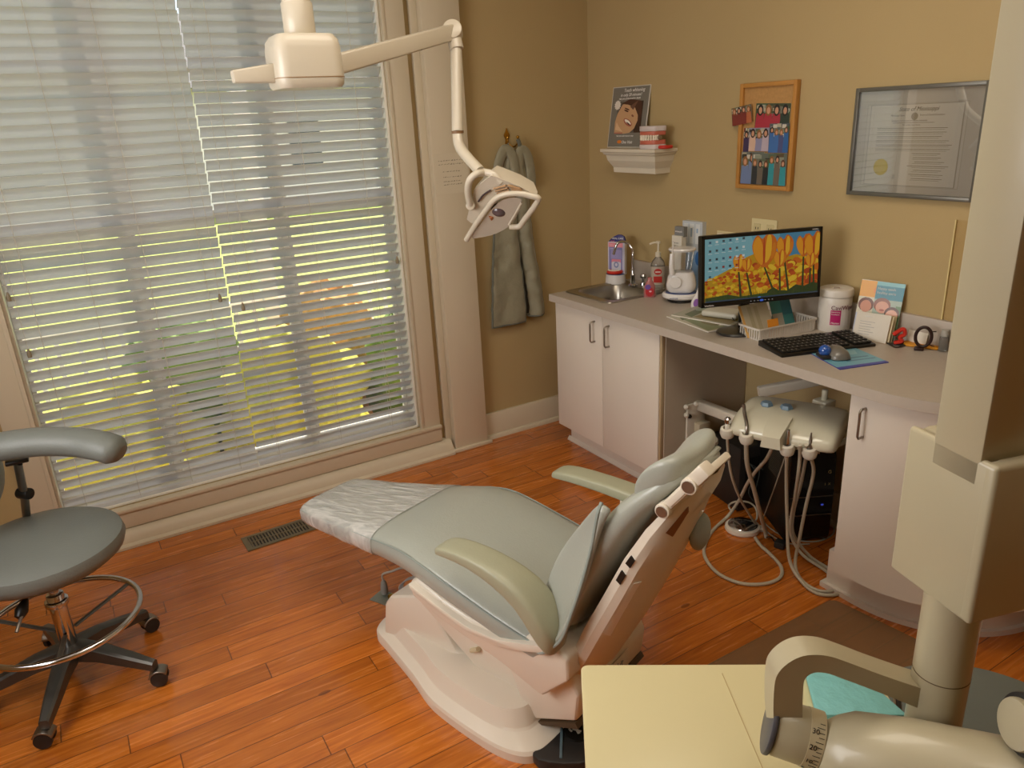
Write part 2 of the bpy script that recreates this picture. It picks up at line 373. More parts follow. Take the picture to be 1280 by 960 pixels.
# ---------------------------------------------------------------- outside
GRASS = mat('sunlit_grass', '#86933a', .9, var=.5, scale=2.5, bump=.5, bscale=30)
LEAF = mat('shrub_leaves', '#5f7a2c', .8, var=.7, scale=14, bump=.8, bscale=25)
LEAFY = mat('yellow_shrub_leaves', '#a8a83a', .8, var=.6, scale=14, bump=.8, bscale=25)
struct('garden_bed', MB().box((-6, .16, -.8), (3, 2.0, -.6)), mat('mulch', '#7a6248', .9, var=.3, scale=20, bump=.4))
tag(MB().box((-40, 2.0, -.75), (40, 40, -.7)).build('lawn', GRASS, smooth_=False), 'sunlit yellow-green lawn seen between the blind slats', 'grass', kind='stuff')
struct('path', MB().box((-5, .16, -.45), (2, .78, -.3)), mat('bounce_concrete', '#e2dccd', .8, var=.06, scale=8))  # unseen pale strip added to bounce sunlight up onto the slats
rl, _ = thing('porch_railing', (-1.9, 2.8, -.45), 0, 'white porch railing with upright balusters outside the window', 'railing')
b = MB(); b.box((-3.5, -.03, .78), (3.5, .03, .84), .005); b.box((-3.5, -.02, .08), (3.5, .02, .12), .004); b.build('rail', WHT, rl)
b = MB()
for i in range(50): x = -3.45+i*.14; b.box((x-.015, -.015, .12), (x+.015, .015, .78))
tag(b.build('balusters', WHT, rl, smooth_=False))
for x in (-2.1, .75, 3.4): MB().box((x-.06, -.06, 0), (x+.06, .06, 2.9), .008).build('post', WHT, rl)
def shrub(x, y, r, h, m, label, nm='shrub'):
    b2 = bmesh.new(); bmesh.ops.create_icosphere(b2, subdivisions=4, radius=1)
    for v in b2.verts:
        n = mnoise.noise(v.co*3+Vector((x, y, 0)))*.25+mnoise.noise(v.co*9)*.12; v.co = v.co*(1+n); v.co.x *= r; v.co.y *= r; v.co.z = v.co.z*h*.5+h*.5
    mb = MB(); mb._add(b2, T(x, y, -.64)); o = mb.build(nm, m); tag(o, label, 'shrub'); return o
LEAFR = mat('mixed_leaves', '#b58a4a', .8, var=.8, scale=16, bump=.8, bscale=25)
shrub(-1.42, 1.3, .46, 1.12, LEAFY, 'bright yellow-green shrub outside low behind the right blind')
shrub(-.5, 1.3, .38, 1.2, LEAF, 'green shrub outside at the right edge of the window')
shrub(-2.45, 1.3, .46, 1.0, LEAFY, 'yellow-green shrub outside low behind the left blind')
shrub(-.95, 2.0, .36, 1.25, LEAFR, 'orange-tinged shrub outside between the yellow and green ones')
shrub(-1.95, 2.0, .42, 1.15, LEAF, 'green shrub outside behind the gap between the blinds')
shrub(1.5, 4.9, .7, 1.1, LEAFY, 'farther yellow-green shrub right of the others outside')
hs, _ = thing('house', (3, 22, -.7), 0, 'pale house across the lawn seen between the slats', 'house')
MB().box((-9, 0, 0), (9, 6, 3.6)).build('wall', mat('pale_siding', '#cfc9bd', .8), hs, smooth_=False)
MB().prism([(-.5, 3.6), (6.5, 3.6), (3, 6)], -9.4, 9.4, 'x').build('roof', mat('grey_shingle', '#6b6a68', .9), hs, smooth_=False)
for x in (-6, -2, 2, 6): MB().box((x-.5, -.05, 1), (x+.5, 0, 2.6)).build('window', mat('dark_glass', '#3a444c', .1), hs)

# ================================================================== BLINDS
SLAT = mat_slat()
CORD = mat('blind_cord', '#cfc9bc', .7)
WOODT = mat('tassel_wood', '#8d8068', .5)
def blind(x0, x1, zb, label, cords, tassels, deg, yc=.018):
    cx = (x0+x1)/2; o, M = thing('window_blind', (cx, yc, zb), 0, label, 'blind', 'horizontal slatted blinds in the big window')
    hw = (x1-x0)/2; pitch = .0432; tilt = math.radians(deg); w = .05; b = MB(); n = int((2.46-zb-.03)/pitch)
    for i in range(n):
        z = .035+pitch*(i+.5); rings = []
        jit = random.uniform(-.012, .012)
        for e in (-hw, hw):
            pts = []
            for k in range(5):
                q = (k/4-.5)*w; crown = .0022*(1-(2*q/w)**2)
                a = tilt+jit
                # from the room edge (high) to the outer edge (low)
                pts.append((e, q*math.cos(a)-crown*math.sin(a), z-q*math.sin(a)-crown*math.cos(a)))
            for k in range(4, -1, -1):
                p = pts[k]; pts.append((e, p[1]+.0026*math.sin(tilt), p[2]+.0026*math.cos(tilt)))
            rings.append(pts)
        b.loft(rings)
    b.build('slats', SLAT, o, ang=50)
    MB().box((-hw, -.014, 0), (hw, .014, .022), .004).build('bottom_rail', SLAT, o)
    MB().box((-hw, -.02, 2.455-zb), (hw, .035, 2.498-zb), .004).build('head_rail', WHT, o)
    for u in cords:
        b = MB(); x = -hw+2*hw*u
        b.tube([(x, -.0165, .02), (x, -.0165, 2.46-zb)], .0011, 6); b.tube([(x, .019, .02), (x, .019, 2.46-zb)], .0011, 6)
        b.build('ladder_cord', CORD, o)
    for (px, py) in tassels:
        p = M.inverted() @ at(px, py, y=yc-.03)
        c = MB().tube([(p.x, p.y, p.z), (p.x+.004, p.y, p.z+.4), (p.x, -.02, 2.46-zb)], .001, 6); cc = c.build('pull_cord', CORD, o)
        t = MB().lathe([(0, -.034), (.0075, -.032), (.0085, -.02), (.006, -.008), (.003, .002), (0, .003)], p, n=14); t.build('tassel', WOODT, cc)
    return o
blind(WX0+.018, -1.942, .178, 'left white slatted window blind, dimmer, nearer the stool', (.1, .36, .63, .9), [(9, 366), (35, 437)], 57)
blind(-1.936, WX1-.016, .186, 'right white slatted window blind, brightly backlit, nearer the pilaster', (.12, .5, .84), [(274, 368), (303, 379), (496, 321)], 50)

# ================================================================== FLOOR VENT
v, M = thing('floor_register', (-1.967, -.345, 0), math.radians(1.5), 'bronze slotted floor register in the planks below the window', 'vent')
VM = mat('bronze_metal', '#857a62', .4, .6, var=.08)
b = MB()
for a, c in (((-.152, -.064, 0), (.152, -.046, .005)), ((-.152, .046, 0), (.152, .064, .005)), ((-.152, -.05, 0), (-.128, .05, .005)), ((.128, -.05, 0), (.152, .05, .005)), ((-.13, -.004, 0), (.13, .004, .004))): b.box(a, c, .0015)
b.build('frame', VM, v); b = MB()
for i in range(19): x = -.122+i*.0136; b.box((x-.0035, -.048, .0005), (x+.0035, .048, .0035), M=None)
b.build('louvre', VM, v); MB().box((-.13, -.05, .0002), (.13, .05, .0007)).build('duct_opening', BLACK, v)

# ================================================================== DENTAL CHAIR (local: x toe -> head, y patient left -> right side, z up)
TH = math.radians(20); K = Vector((-1.625, -1.44, 0))
MC = T(*K) @ RZ(TH-PI/2)
dc, _ = thing('dental_chair', None, M=MC, label='reclined sage vinyl dental chair on a white base in the middle of the floor', cat='dental chair')
def rring(s, t0, z1, hw, th, n=28, p=3.6, tilt=0):
    """rounded-rectangle cross section at s, top at z1"""
    out = []
    for i in range(n):
        a = 2*PI*i/n; c, q = math.cos(a), math.sin(a)
        y = hw*math.copysign(abs(c)**(2/p), c); z = th/2*math.copysign(abs(q)**(2/p), q)
        out.append(Vector((s+tilt*z, t0+y, z1-th/2+z)))
    return out
seat_sec = [(-.672, .0, .352, .085, .03), (-.668, .0, .37, .12, .06), (-.65, .0, .383, .14, .082), (-.6, 0, .392, .15, .09), (-.45, 0, .415, .168, .095), (-.28, 0, .445, .195, .1), (-.12, 0, .478, .222, .108), (-.02, 0, .497, .24, .115), (.06, 0, .497, .25, .118), (.2, 0, .468, .256, .115), (.36, 0, .43, .257, .108), (.48, 0, .4, .25, .1), (.57, 0, .38, .235, .085), (.6, 0, .36, .2, .05)]
MB().loft([rring(*q) for q in seat_sec]).build('seat_cushion', VINYL, dc, ang=70)
# welting seams along both upper edges
def seam_path(side, k=.8):
    return [Vector((s, t+side*hw*.985, z-th*.24)) for s, t, z, hw, th in seat_sec[2:-1]]
for sd in (-1, 1): MB().tube(seam_path(sd), .0028, 6, res=4).build('piping', mat('piping_vinyl', '#8f9a94', .4), dc)
# clear toe cover
b = MB(); ring = []
for s, t, z, hw, th in [(-.679, 0, .355, .09, .04)]+[q for q in seat_sec[1:6]]+[(-.17, 0, .468, .213, .105)]:
    ring.append(rring(s if s < -.66 else s, t, z+.0035, hw+.004, th+.007, n=64))
rr2 = []
for i in range(len(ring)-1):
    for k in range(6):
        f = k/6; rr2.append([ring[i][j].lerp(ring[i+1][j], f) for j in range(64)])
rr2.append(ring[-1])
for r in rr2:
    for j, p in enumerate(r):
        q = mnoise.noise(Vector((p.x*9+p.y*14, p.y*34-p.x*16, p.z*12)))
        n_ = (p-Vector((p.x, 0, .41))).normalized(); r[j] = p+n_*max(0, q)*.0035
b.loft(rr2, cap=False); lab(b.build('toe_cover', FILM, dc, ang=80), 'crinkled clear plastic toe cover')
# back cushion: front and rear profile measured on its side
bf = [(.51, .44), (.535, .52), (.575, .63), (.63, .74), (.69, .825), (.76, .885), (.815, .925), (.85, .94)]
br = [(.56, .36), (.61, .47), (.66, .575), (.715, .69), (.765, .775), (.81, .835), (.85, .88), (.875, .905)]
bw = [.2, .225, .222, .215, .2, .185, .17, .12]
b = MB(); rg = []
for (f0, f1), (r0, r1), w, bR in zip(bf, br, bw, (.9, .8, .7, .6, .5, .4, .3, .25)):
    ring = []
    for i in range(28):
        a = 2*PI*i/28; c, q = math.cos(a), math.sin(a)
        y = w*math.copysign(abs(c)**(2/3.2), c)*(1 if c < 0 else bR); k = .5+.5*math.copysign(abs(q)**(2/3.2), q)
        dip = .02*(1-(y/w)**2)*(1 if q > 0 else 0)
        ring.append(Vector((r0+(f0-r0)*k+dip, y, r1+(f1-r1)*k-dip*.4)))
    rg.append(ring)
b.loft(rg); bc = b.build('backrest_cushion', VINYL, dc, sub=1)
# white back shell
sf = [(.53, .25), (.57, .33), (.625, .455), (.68, .57), (.735, .69), (.785, .78), (.835, .85), (.88, .895)]
sr = [(.57, .21), (.63, .29), (.69, .41), (.745, .53), (.795, .645), (.83, .73), (.855, .80), (.885, .86)]
b = MB(); rg = []
for i, ((f0, f1), (r0, r1)) in enumerate(zip(sf, sr)):
    w = [.17, .19, .2, .2, .195, .185, .165, .11][i]; wr = w*.72; wR = (-.02, .0, .01, .01, .005, .0, -.01, -.02)[i]
    pr = [(f0, f1, -w), (f0+(r0-f0)*.3, f1+(r1-f1)*.3, -w-.004), (f0+(r0-f0)*.55, f1+(r1-f1)*.55, -w+.004), (r0, r1, -wr), (r0+.006, r1-.006, -.08), (r0, r1, wR), (f0+(r0-f0)*.55, f1+(r1-f1)*.55, wR+.02), (f0+(r0-f0)*.3, f1+(r1-f1)*.3, wR+.03), (f0, f1, wR+.028), (f0+.01, f1, -.05)]
    rg.append([Vector((p[0], p[2], p[1])) for p in pr])
b.loft(rg); bs = b.build('back_shell', PLAST, dc, ang=28)
def shellpt(h, k, t=-1, off=.004):
    """point on the left face of the shell: h along it (0..7), k from front edge to rear"""
    i = min(int(h), 6); f = h-i
    g = lambda L: Vector((L[i][0]+(L[i+1][0]-L[i][0])*f, 0, L[i][1]+(L[i+1][1]-L[i][1])*f))
    A, B = g(sf), g(sr); w = [.17, .19, .2, .2, .195, .185, .165, .11]; ww = w[i]+(w[i+1]-w[i])*f
    P = A.lerp(B, k); y = -ww-.004 if k < .45 else -(ww+(ww*.72-ww)*((k-.5)/.5))
    P.y = y-off; return P
def patch(hs_, ks, m, name, off=.003):
    b = MB(); A = [shellpt(h, k, off=off) for h, k in zip(hs_, ks)]; B = [shellpt(h, k, off=-.004) for h, k in zip(hs_, ks)]
    b.loft([A, B]); return b.build(name, m, bs, smooth_=False)
patch((3.55, 3.8, 3.8, 3.55), (.12, .12, .32, .32), BLACK, 'control_button'); patch((4.0, 4.25, 4.25, 4.0), (.12, .12, .32, .32), BLACK, 'control_button')
patch((5.4, 6.35, 6.2, 5.3), (.62, .66, .86, .86), mat('brown_label', '#8a5a34', .5), 'slot_label', .0045)
patch((2.2, 3.7, 3.75, 2.15), (.62, .62, .75, .78), mat('light_groove', '#e3d9ca', .4), 'trim_strip', .0055)
# side wing of vinyl that rises from the armrest fold
rim = [(.49, .362, -.25), (.53, .372, -.262), (.56, .40, -.266), (.60, .45, -.266), (.628, .53, -.262), (.652, .62, -.25), (.672, .72, -.235), (.682, .80, -.225), (.685, .83, -.21)]
inn = [(.45, .40, -.2), (.465, .40, -.19), (.475, .43, -.19), (.485, .49, -.185), (.505, .56, -.18), (.545, .64, -.182), (.59, .71, -.187), (.635, .772, -.2), (.68, .828, -.207)]
b = MB(); rg = []
for (a0, a1, a2), (c0, c1, c2) in zip(rim, inn):
    ring = []
    for i in range(9):
        f = i/8; sag = math.sin(f*PI)*.028
        p = Vector((a0+(c0-a0)*f+sag*.9, a2+(c2-a2)*f, a1+(c1-a1)*f-sag*.35)); p.x += mnoise.noise(Vector((p.z*11, f*2.2, 3)))*.012; ring.append(p)
    rg.append(ring)
b.loft(rg, closed=False); b.build('side_wing', VINYL, dc, sub=1, solid=.014)
MB().tube([Vector((p[0], p[2], p[1])) for p in rim], .0045, 8, res=4).build('piping', MATS['piping_vinyl'], dc)
# armrests
def arm(sgn, secs, nm='armrest'):
    b = MB(); b.loft([rring(s, sgn*t, z, w, th, n=24, p=4.5, tilt=.2) for s, t, z, w, th in secs]); return b.build(nm, VINYL2, dc, sub=1)
VINYL2 = mat('sage_arm_vinyl', '#a09f86', .38, var=.03, bump=.06, bscale=160)
arm(-1, [(.205, .268, .585, .022, .012), (.21, .268, .592, .036, .026), (.25, .268, .607, .040, .034), (.34, .268, .612, .042, .038), (.42, .262, .596, .046, .05), (.49, .252, .565, .05, .062), (.535, .247, .515, .052, .085), (.565, .242, .465, .048, .08), (.58, .238, .43, .03, .05)])
arm(1, [(.205, .268, .585, .022, .012), (.21, .268, .592, .034, .026), (.25, .268, .607, .037, .034), (.40, .268, .607, .037, .036), (.52, .266, .6, .037, .04), (.62, .262, .59, .034, .04), (.64, .26, .585, .02, .02)])
MB().box((.45, .25, .30), (.52, .285, .585), .012).build('armrest_bracket', PLAST, dc)
# headrest
hc = Vector((.805, -.06, .886)); HM = T(*hc) @ RY(math.radians(-52)) ; b = MB(); rg = []
for i in range(17):
    f = i/16*2-1; yy = .116*math.sin(f*PI/2); ec = math.sqrt(max(.03, 1-abs(f)**3.2)); lift = .03*abs(f)**1.6
    ring = []
    for k in range(24):
        a = 2*PI*k/24
        ring.append(Vector((.078*ec*math.cos(a)*(1+.12*abs(f)), yy, .036*ec*math.sin(a)+lift)))
    rg.append(ring)
b.loft(rg, M=HM); hr = b.build('headrest', VINYL, dc, sub=1)
HB = HM @ T(.045, -.03, -.045)
b = MB(); b.box((-.09, -.09, -.01), (.075, -.06, .014), .005, M=HB); b.box((-.05, -.093, -.006), (.02, -.088, .01), .003, M=HB); b.box((.04, -.095, -.014), (.085, -.055, .018), .006, M=HB); b.cyl((-.07, -.098, 0), (-.07, -.055, 0), .018, bev=.003, M=HB); b.cyl((.03, -.1, 0), (.03, -.055, 0), .019, bev=.003, M=HB)
b.box((-.06, -.06, -.012), (.04, .09, .006), .005, M=HB)
b.build('headrest_bracket', PLAST, hr); MB().cyl((-.07, -.1005, 0), (-.07, -.098, 0), .013, M=HB).build('pivot_cap', NICKEL, hr); MB().cyl((.03, -.1025, 0), (.03, -.1, 0), .014, M=HB).build('pivot_cap', NICKEL, hr)
b = MB(); b.sphere((.835, -.01, .705), (.022, .04, .048)); b.build('rear_pad', mat('grey_pad', '#8e958d', .5), dc)
# seat pan and lower covers
ySP = .245
b = MB(); b.prism([(.03, .385), (.06, .405), (.16, .372), (.27, .35), (.38, .356), (.47, .385), (.54, .41), (.6, .37), (.60, .30), (.51, .207), (.38, .248), (.1, .305), (.03, .335)], -ySP, ySP, 'y', bev=.012, seg=3); b.build('seat_pan', PLAST, dc, ang=25)
b = MB(); b.prism([(.045, .392), (.16, .362), (.27, .34), (.38, .346), (.47, .375), (.545, .40), (.545, .378), (.46, .345), (.37, .322), (.26, .322), (.14, .345), (.05, .375)], -ySP-.02, ySP+.02, 'y', bev=.004); b.build('seat_rail', PLAST, dc, ang=25)
b = MB(); b.prism([(-.02, .25), (.08, .33), (.40, .26), (.455, .18), (.42, .035), (.37, .02), (.2, .11), (.06, .2)], -.175, .11, 'y', bev=.01, seg=3); b.build('lift_arm', PLAST, dc, ang=25)
b = MB(); b.prism([(.40, .32), (.57, .285), (.60, .22), (.59, .13), (.44, .055), (.40, .09), (.36, .2)], -.2, .16, 'y', bev=.014, seg=3); rb = b.build('rear_cover', PLAST, dc, ang=25)
MB().prism([(.585, .125), (.44, .05), (.43, .035), (.595, .11)], -.198, .158, 'y').build('lower_edge', mat('brown_rubber', '#4d3c28', .6), rb, smooth_=False)
PLM = frame((.6015, -.02, .185), (0, 1, 0), (1, 0, 0))
MB().box((-.06, -.03, 0), (.07, .03, .002), .0008, M=PLM).build('name_plate', mat('plate', '#cfc6b6', .5), rb)
text('lettering', 'orbit', .034, mat('blue_ink', '#3a5a80', .5), rb, PLM @ T(-.03, -.008, .0024), shear=.3)
# base
ol = [(-.285, -.12), (-.255, -.172), (-.17, -.2), (0, -.252), (.14, -.3), (.33, -.317), (.44, -.31), (.5, -.275), (.52, -.2), (.52, .1), (.5, .16), (.40, .2), (.14, .18), (-.05, .13), (-.2, .09), (-.27, .04), (-.29, -.04)]
cx_, cy_ = .1, -.07
def scl(P, k): return [(cx_+(x-cx_)*k, cy_+(y-cy_)*k) for x, y in P]
ols = smooth2(ol, 5); b = MB()
b.loft([[Vector((x, y, z)) for x, y in scl(ols, k)] for k, z in ((1, 0), (1, .026), (.985, .036), (.9, .05), (.86, .056), (.845, .062), (.80, .1), (.785, .108), (.7, .112))]); bb = b.build('base', PLAST, dc, ang=18)
b = MB(); b.prism([(-.225, .02), (-.2, .165), (-.165, .21), (-.04, .262), (.035, .262), (.06, .2), (.12, .115), (.42, .075), (.42, .03)], -.172, .06, 'y', bev=.018, seg=3); b.build('base_cover', PLAST, dc, ang=25)
b = MB()
b.tube([(.2, -.18, .17), (.235, -.186, .195)], .008, 10); b.build('release_lever', mat('cream_button', '#c9bb98', .4), dc)
# cable and connector plate on the floor by the chair
sk, Ms = thing('floor_outlet', tuple(at(481, 748, z=0)), math.radians(28), 'steel floor outlet plate with a grey plug beside the chair base', 'outlet')
MB().box((-.035, -.045, 0), (.035, .045, .004), .002).build('plate', mat('steel_plate', '#9aa093', .35, .7), sk); MB().lathe([(0, 0), (.013, 0), (.013, .008), (0, .008)], (.012, -.022, .003)).build('brass_socket', BRASS, sk)
p0 = at(481, 741, z=.01)
b = MB().tube([p0+Vector((0, 0, .05)), p0+Vector((0, 0, .08)), at(490, 714, z=.11), at(505, 710, z=.12), at(520, 722, z=.10), at(530, 740, z=.07)], .004, 8, res=6); pg = b.build('power_cord', mat('grey_cable', '#a09c92', .5), dc, world=MC)
b = MB().lathe([(0, 0), (.014, 0), (.014, .02), (.011, .045), (.006, .055), (0, .056)], p0); b.build('plug', mat('grey_plug', '#80807a', .5), pg, world=MC)
b = MB()
for k in range(3): b.tube([at(500+k*2, 742, z=.02), at(500+k*2, 732-k, z=.03), at(512, 724-k, z=.05), at(528, 724-k*2, z=.07)], .003, 8, res=5)
b.build('coiled_lead', mat('grey_cable2', '#8f8a82', .5), dc, world=MC)
# foot control of the chair
fc = at(706, 930, z=0); fo, Mf = thing('chair_foot_switch', tuple(fc), math.radians(-36), 'black chair foot switch with position symbols beside the chair base', 'foot switch')
fb = MB().prism(smooth2([(-.07, -.09), (.07, -.09), (.09, 0), (.06, .06), (-.06, .06), (-.09, 0)], 4), 0, .035, 'z', bev=.008).build('housing', DARK, fo)
MB().lathe([(0, .035), (.036, .035), (.034, .041), (0, .043)], (.035, .008, 0)).build('pad', BLACK, fo)
MB().box((-.012, -.085, .034), (-.004, .05, .039), .002).build('divider', mat('grey_blue_strip', '#55666b', .4), fo)
sy = [(rect(-.004, -.014, .004, .012), 25), (rect(-.013, -.004, .013, .003), -20), (rect(-.018, -.018, -.004, -.012), -50)]
pl = [('#c8c0b0', ell(.003, .021, .005, .005))]
for P, a in sy: c, s = math.cos(math.radians(a)), math.sin(math.radians(a)); pl.append(('#c8c0b0', [(c*x-s*y, s*x+c*y) for x, y in P]))
picture('symbol', pl, PRINT, fo, T(.035, .008, .0435))

# ================================================================== OPERATOR STOOL
sc_ = Vector((-2.765, -.9, 0)); st, Ms = thing('operator_stool', tuple(sc_), math.radians(-4), 'grey vinyl stool with curved arm support, chrome foot ring and casters at far left', 'stool')
rad = .275
angs = [math.radians(a) for a in (38, -33, -105, -177, 110)]
GM = mat('grey_metal', '#55534e', .35, .6, var=.05)
for a in angs:
    Ma = RZ(a); b = MB()
    b.loft([[Vector((r, w, z+h)), Vector((r, w*.6, z+h+.006)), Vector((r, -w*.6, z+h+.006)), Vector((r, -w, z+h)), Vector((r, -w, z)), Vector((r, w, z))] for r, w, z, h in ((.02, .03, .105, .045), (.1, .024, .1, .04), (.2, .02, .08, .03), (rad, .014, .062, .024))], M=Ma)
    lg = b.build('leg', GM, st, ang=30)
    k = MB(); k.cyl((rad-.008, 0, .05), (rad-.008, 0, .075), .007, M=Ma)
    sw = random.uniform(0, 6); Mw = Ma @ T(rad-.008, 0, .029) @ RZ(sw)
    for sgn in (-1, 1): k.cyl((-.012, sgn*.009, 0), (-.012, sgn*.022, 0), .026, n=28, bev=.003, M=Mw)
    k.lathe([(.031, -.017), (.031, .017)], (-.012, 0, 0), (0, 1, 0), 28, M=Mw) if False else None
    ck = k.build('caster', DARK, lg)
    h = MB(); h.loft([[Mw @ Vector((-.012+rr*math.cos(q), y, rr*math.sin(q))) for y, rr in ((-.023, .028), (-.02, .031), (.02, .031), (.023, .028))] for q in [math.radians(20+i*14) for i in range(10)]], closed=False)
    h.build('caster_hood', NICKEL, lg, solid=.002)
b = MB(); b.cyl((0, 0, .09), (0, 0, .155), .035, .03, bev=.003); b.cyl((0, 0, .15), (0, 0, .34), .025, bev=.002); b.cyl((0, 0, .3), (0, 0, .32), .034, bev=.004); b.cyl((0, 0, .34), (0, 0, .45), .014); b.build('gas_column', CHROME, st)
b = MB(); rr = .226; b.tube([(rr*math.cos(i*PI/24)+.0, rr*math.sin(i*PI/24), .245) for i in range(48)], .0095, 12, closed=True); b.build('foot_ring', CHROME, st)
b = MB()
for a in (30, 150, 270): b.tube([(.03*math.cos(math.radians(a)), .03*math.sin(math.radians(a)), .2), (.226*math.cos(math.radians(a)), .226*math.sin(math.radians(a)), .243)], .008, 8, flat=.6)
b.build('ring_spoke', GM, st)
b = MB(); b.lathe([(0, .445), (.13, .448), (.2, .455), (.226, .475), (.234, .498), (.228, .52), (.2, .535), (.14, .543), (0, .545)], (-.0, -.0, 0), n=48); b.build('seat', VINYL_D, st)
b = MB(); b.box((-.09, -.09, .43), (.09, .09, .447), .006); b.build('seat_plate', BLACK, st)
lv = MB(); lv.tube([(-.02, -.05, .435), (-.05, -.13, .41), (-.08, -.2, .36)], .005, 8); lvo = lv.build('height_lever', NICKEL, st)
lv = MB(); lv.lathe([(0, -.035), (.012, -.03), (.018, -.01), (.012, .012), (.005, .03), (0, .032)], (-.06, -.14, .40), (.2, .35, .3)); lv.build('lever_knob', BLACK, lvo)
arm_pts = [at(-70, 590, z=.80), at(-30, 566, z=.825), at(10, 557, z=.84), at(55, 552, z=.84), at(98, 553, z=.83), at(128, 558, z=.82), at(152, 566, z=.80)]
b = MB(); b.tube(arm_pts, lambda t: .052*min(1, (1.003-t)*9+.25)**.5 if t > .88 else .052, 20, res=6, flat=.8, up=(0, 0, 1)); b.build('arm_support', VINYL_D, st, world=Ms)
up0 = at(22, 578, z=.775); up1 = at(38, 660, z=.47)
b = MB(); b.tube([up0, (up0+up1)/2, up1, up1+Vector((.06, -.04, -.03))], .016, 12, flat=.5, up=(1, 1, 0), res=5); su = b.build('back_upright', NICKEL, st, world=Ms)
b = MB(); b.cyl(at(24, 616, z=.64), at(24, 616, z=.64)+Vector((.03, -.03, 0)), .018, bev=.003); b.box(up0-Vector((.03, .02, .0)), up0+Vector((.03, .02, .012)), .003); b.build('upright_clamp', BLACK, st, world=Ms)
bp_ = at(-22, 602, z=.70); b = MB(); b.sphere((0, 0, 0), (.035, .15, .1), M=T(*bp_) @ RZ(math.radians(-15))); b.build('lumbar_pad', VINYL_D, st, world=Ms)

# ================================================================== CABINETS + COUNTER
ZT = .845
cab, _ = thing('sink_cabinet', (-.25, -.77, 0), 0, 'white two-door base cabinet under the sink', 'cabinet')
def wb(ox, oy): return T(ox, oy, 0)
Mcab = wb(-.25, -.77)
PANEL = mat('kneehole_laminate', '#b7ab98', .5, var=.04)
b = MB()
for a, c in (((-.486, -1.150, .155), (-.002, -1.132, .811)), ((-.486, -.404, .155), (-.002, -.386, .811)), ((-.486, -1.132, .155), (-.002, -.404, .173)), ((-.014, -1.132, .173), (-.002, -.404, .811)), ((-.486, -1.132, .78), (-.47, -.404, .811))): b.box(a, c)
b.build('body', WHITE, cab, world=Mcab, smooth_=False)
MB().box((-.484, -1.153, .155), (-.004, -1.1505, .812)).build('side_panel', PANEL, cab, world=Mcab, smooth_=False)
b = MB(); b.box((-.371, -1.14, 0), (-.03, -.30, .155)); b.prism([(-.371, 0), (-.386, 0), (-.386, .006), (-.375, .022), (-.371, .022)], -1.14, -.285, 'y'); b.build('toe_kick', WHITE, cab, world=Mcab, smooth_=False)
def handle(x, y, z0, z1, parent, W, out=.028):
    b = MB(); b.tube([(x, y, z0), (x-out*.8, y, z0), (x-out, y, z0+.008), (x-out, y, z0+.02), (x-out, y, z1-.02), (x-out, y, z1-.008), (x-out*.8, y, z1), (x, y, z1)], .0042, 10); return b.build('handle', NICKEL, parent, world=W)
for y0, y1, hy in ((-.754, -.384, -.700), (-1.136, -.757, -.806)):
    d = MB().box((-.506, y0, .159), (-.487, y1, .811), .0018).build('door', WHITE, cab, world=Mcab); handle(-.505, hy, .672, .768, d, Mcab)
MB().box((-.505, -1.151, .159), (-.487, -1.1385, .812), .001).build('edge_strip', mat('tan_edge', '#b09a78', .5), cab, world=Mcab)

# curved end cabinet
ec, _ = thing('curved_cabinet', (-.25, -2.2, 0), 0, 'white bow-fronted base cabinet at the right end of the counter', 'cabinet'); Me = wb(-.25, -2.2)
def bow(x, ys, yr, inset=0, n=22, y_in=None):
    P = [(-.002, y_in), (-(x-inset), y_in)]
    for i in range(n+1):
        a = PI/2*i/n; P.append((-(x-inset)*math.cos(a) if i < n else -.002, ys-(yr-inset)*math.sin(a)))
    return P
b = MB(); b.prism(bow(.486, -2.10, .42, y_in=-2.024), .155, .812, 'z'); b.build('body', WHITE, ec, world=Me, ang=30)
b = MB(); P = bow(.506, -2.10, .44, y_in=-2.021)[1:]; P2 = bow(.4875, -2.10, .4215, y_in=-2.021)[1:]
b.prism(P[:-3]+P2[:-3][::-1], .159, .811, 'z'); dd = b.build('door', WHITE, ec, world=Me, ang=30); handle(-.505, -2.075, .672, .768, dd, Me)
b = MB(); b.prism(bow(.40, -2.05, .4, y_in=-1.93), 0, .155, 'z'); b.prism(bow(.415, -2.05, .415, y_in=-1.915), 0, .02, 'z'); b.build('toe_kick', WHITE, ec, world=Me, ang=30)

# worktop with sink cut-out
ct, _ = thing('worktop', (-.25, -1.3, ZT-.034), 0, 'long grey-beige laminate worktop with a rounded right end', 'worktop'); Mt = T(-.25, -1.3, ZT-.034)
def inner(P): return P
SX0, SX1, SY0, SY1 = -.40, -.125, -.715, -.415   # sink hole
b = MB(); b.prism([(-.534, -.376), (-.002, -.376), (-.002, SY1), (-.534, SY1)], ZT-.034, ZT, 'z')
b.prism([(-.534, SY1), (SX0, SY1), (SX0, SY0), (-.534, SY0)], ZT-.034, ZT, 'z'); b.prism([(SX1, SY1), (-.002, SY1), (-.002, SY0), (SX1, SY0)], ZT-.034, ZT, 'z')
b.prism([(-.534, SY0), (-.002, SY0)]+[(x, y) for x, y in bow(.534, -2.1, .46, y_in=-2.1)[::-1]][:-1]+[(-.534, -2.1)], ZT-.034, ZT, 'z')
bmesh.ops.remove_doubles(b.bm, verts=b.bm.verts, dist=1e-5); b.build('slab', COUNTER, ct, world=Mt, smooth_=False)
ep = [(-.002, -.3755), (-.5345, -.3755), (-.5345, -2.1)]+[(x, y) for x, y in bow(.5345, -2.1, .4605, y_in=-2.1)[3:-1]]
b = MB(); eq = [(x-(.0 if i == 0 else .0012), y+(.0012 if i < 2 else 0)) for i, (x, y) in enumerate(ep)]
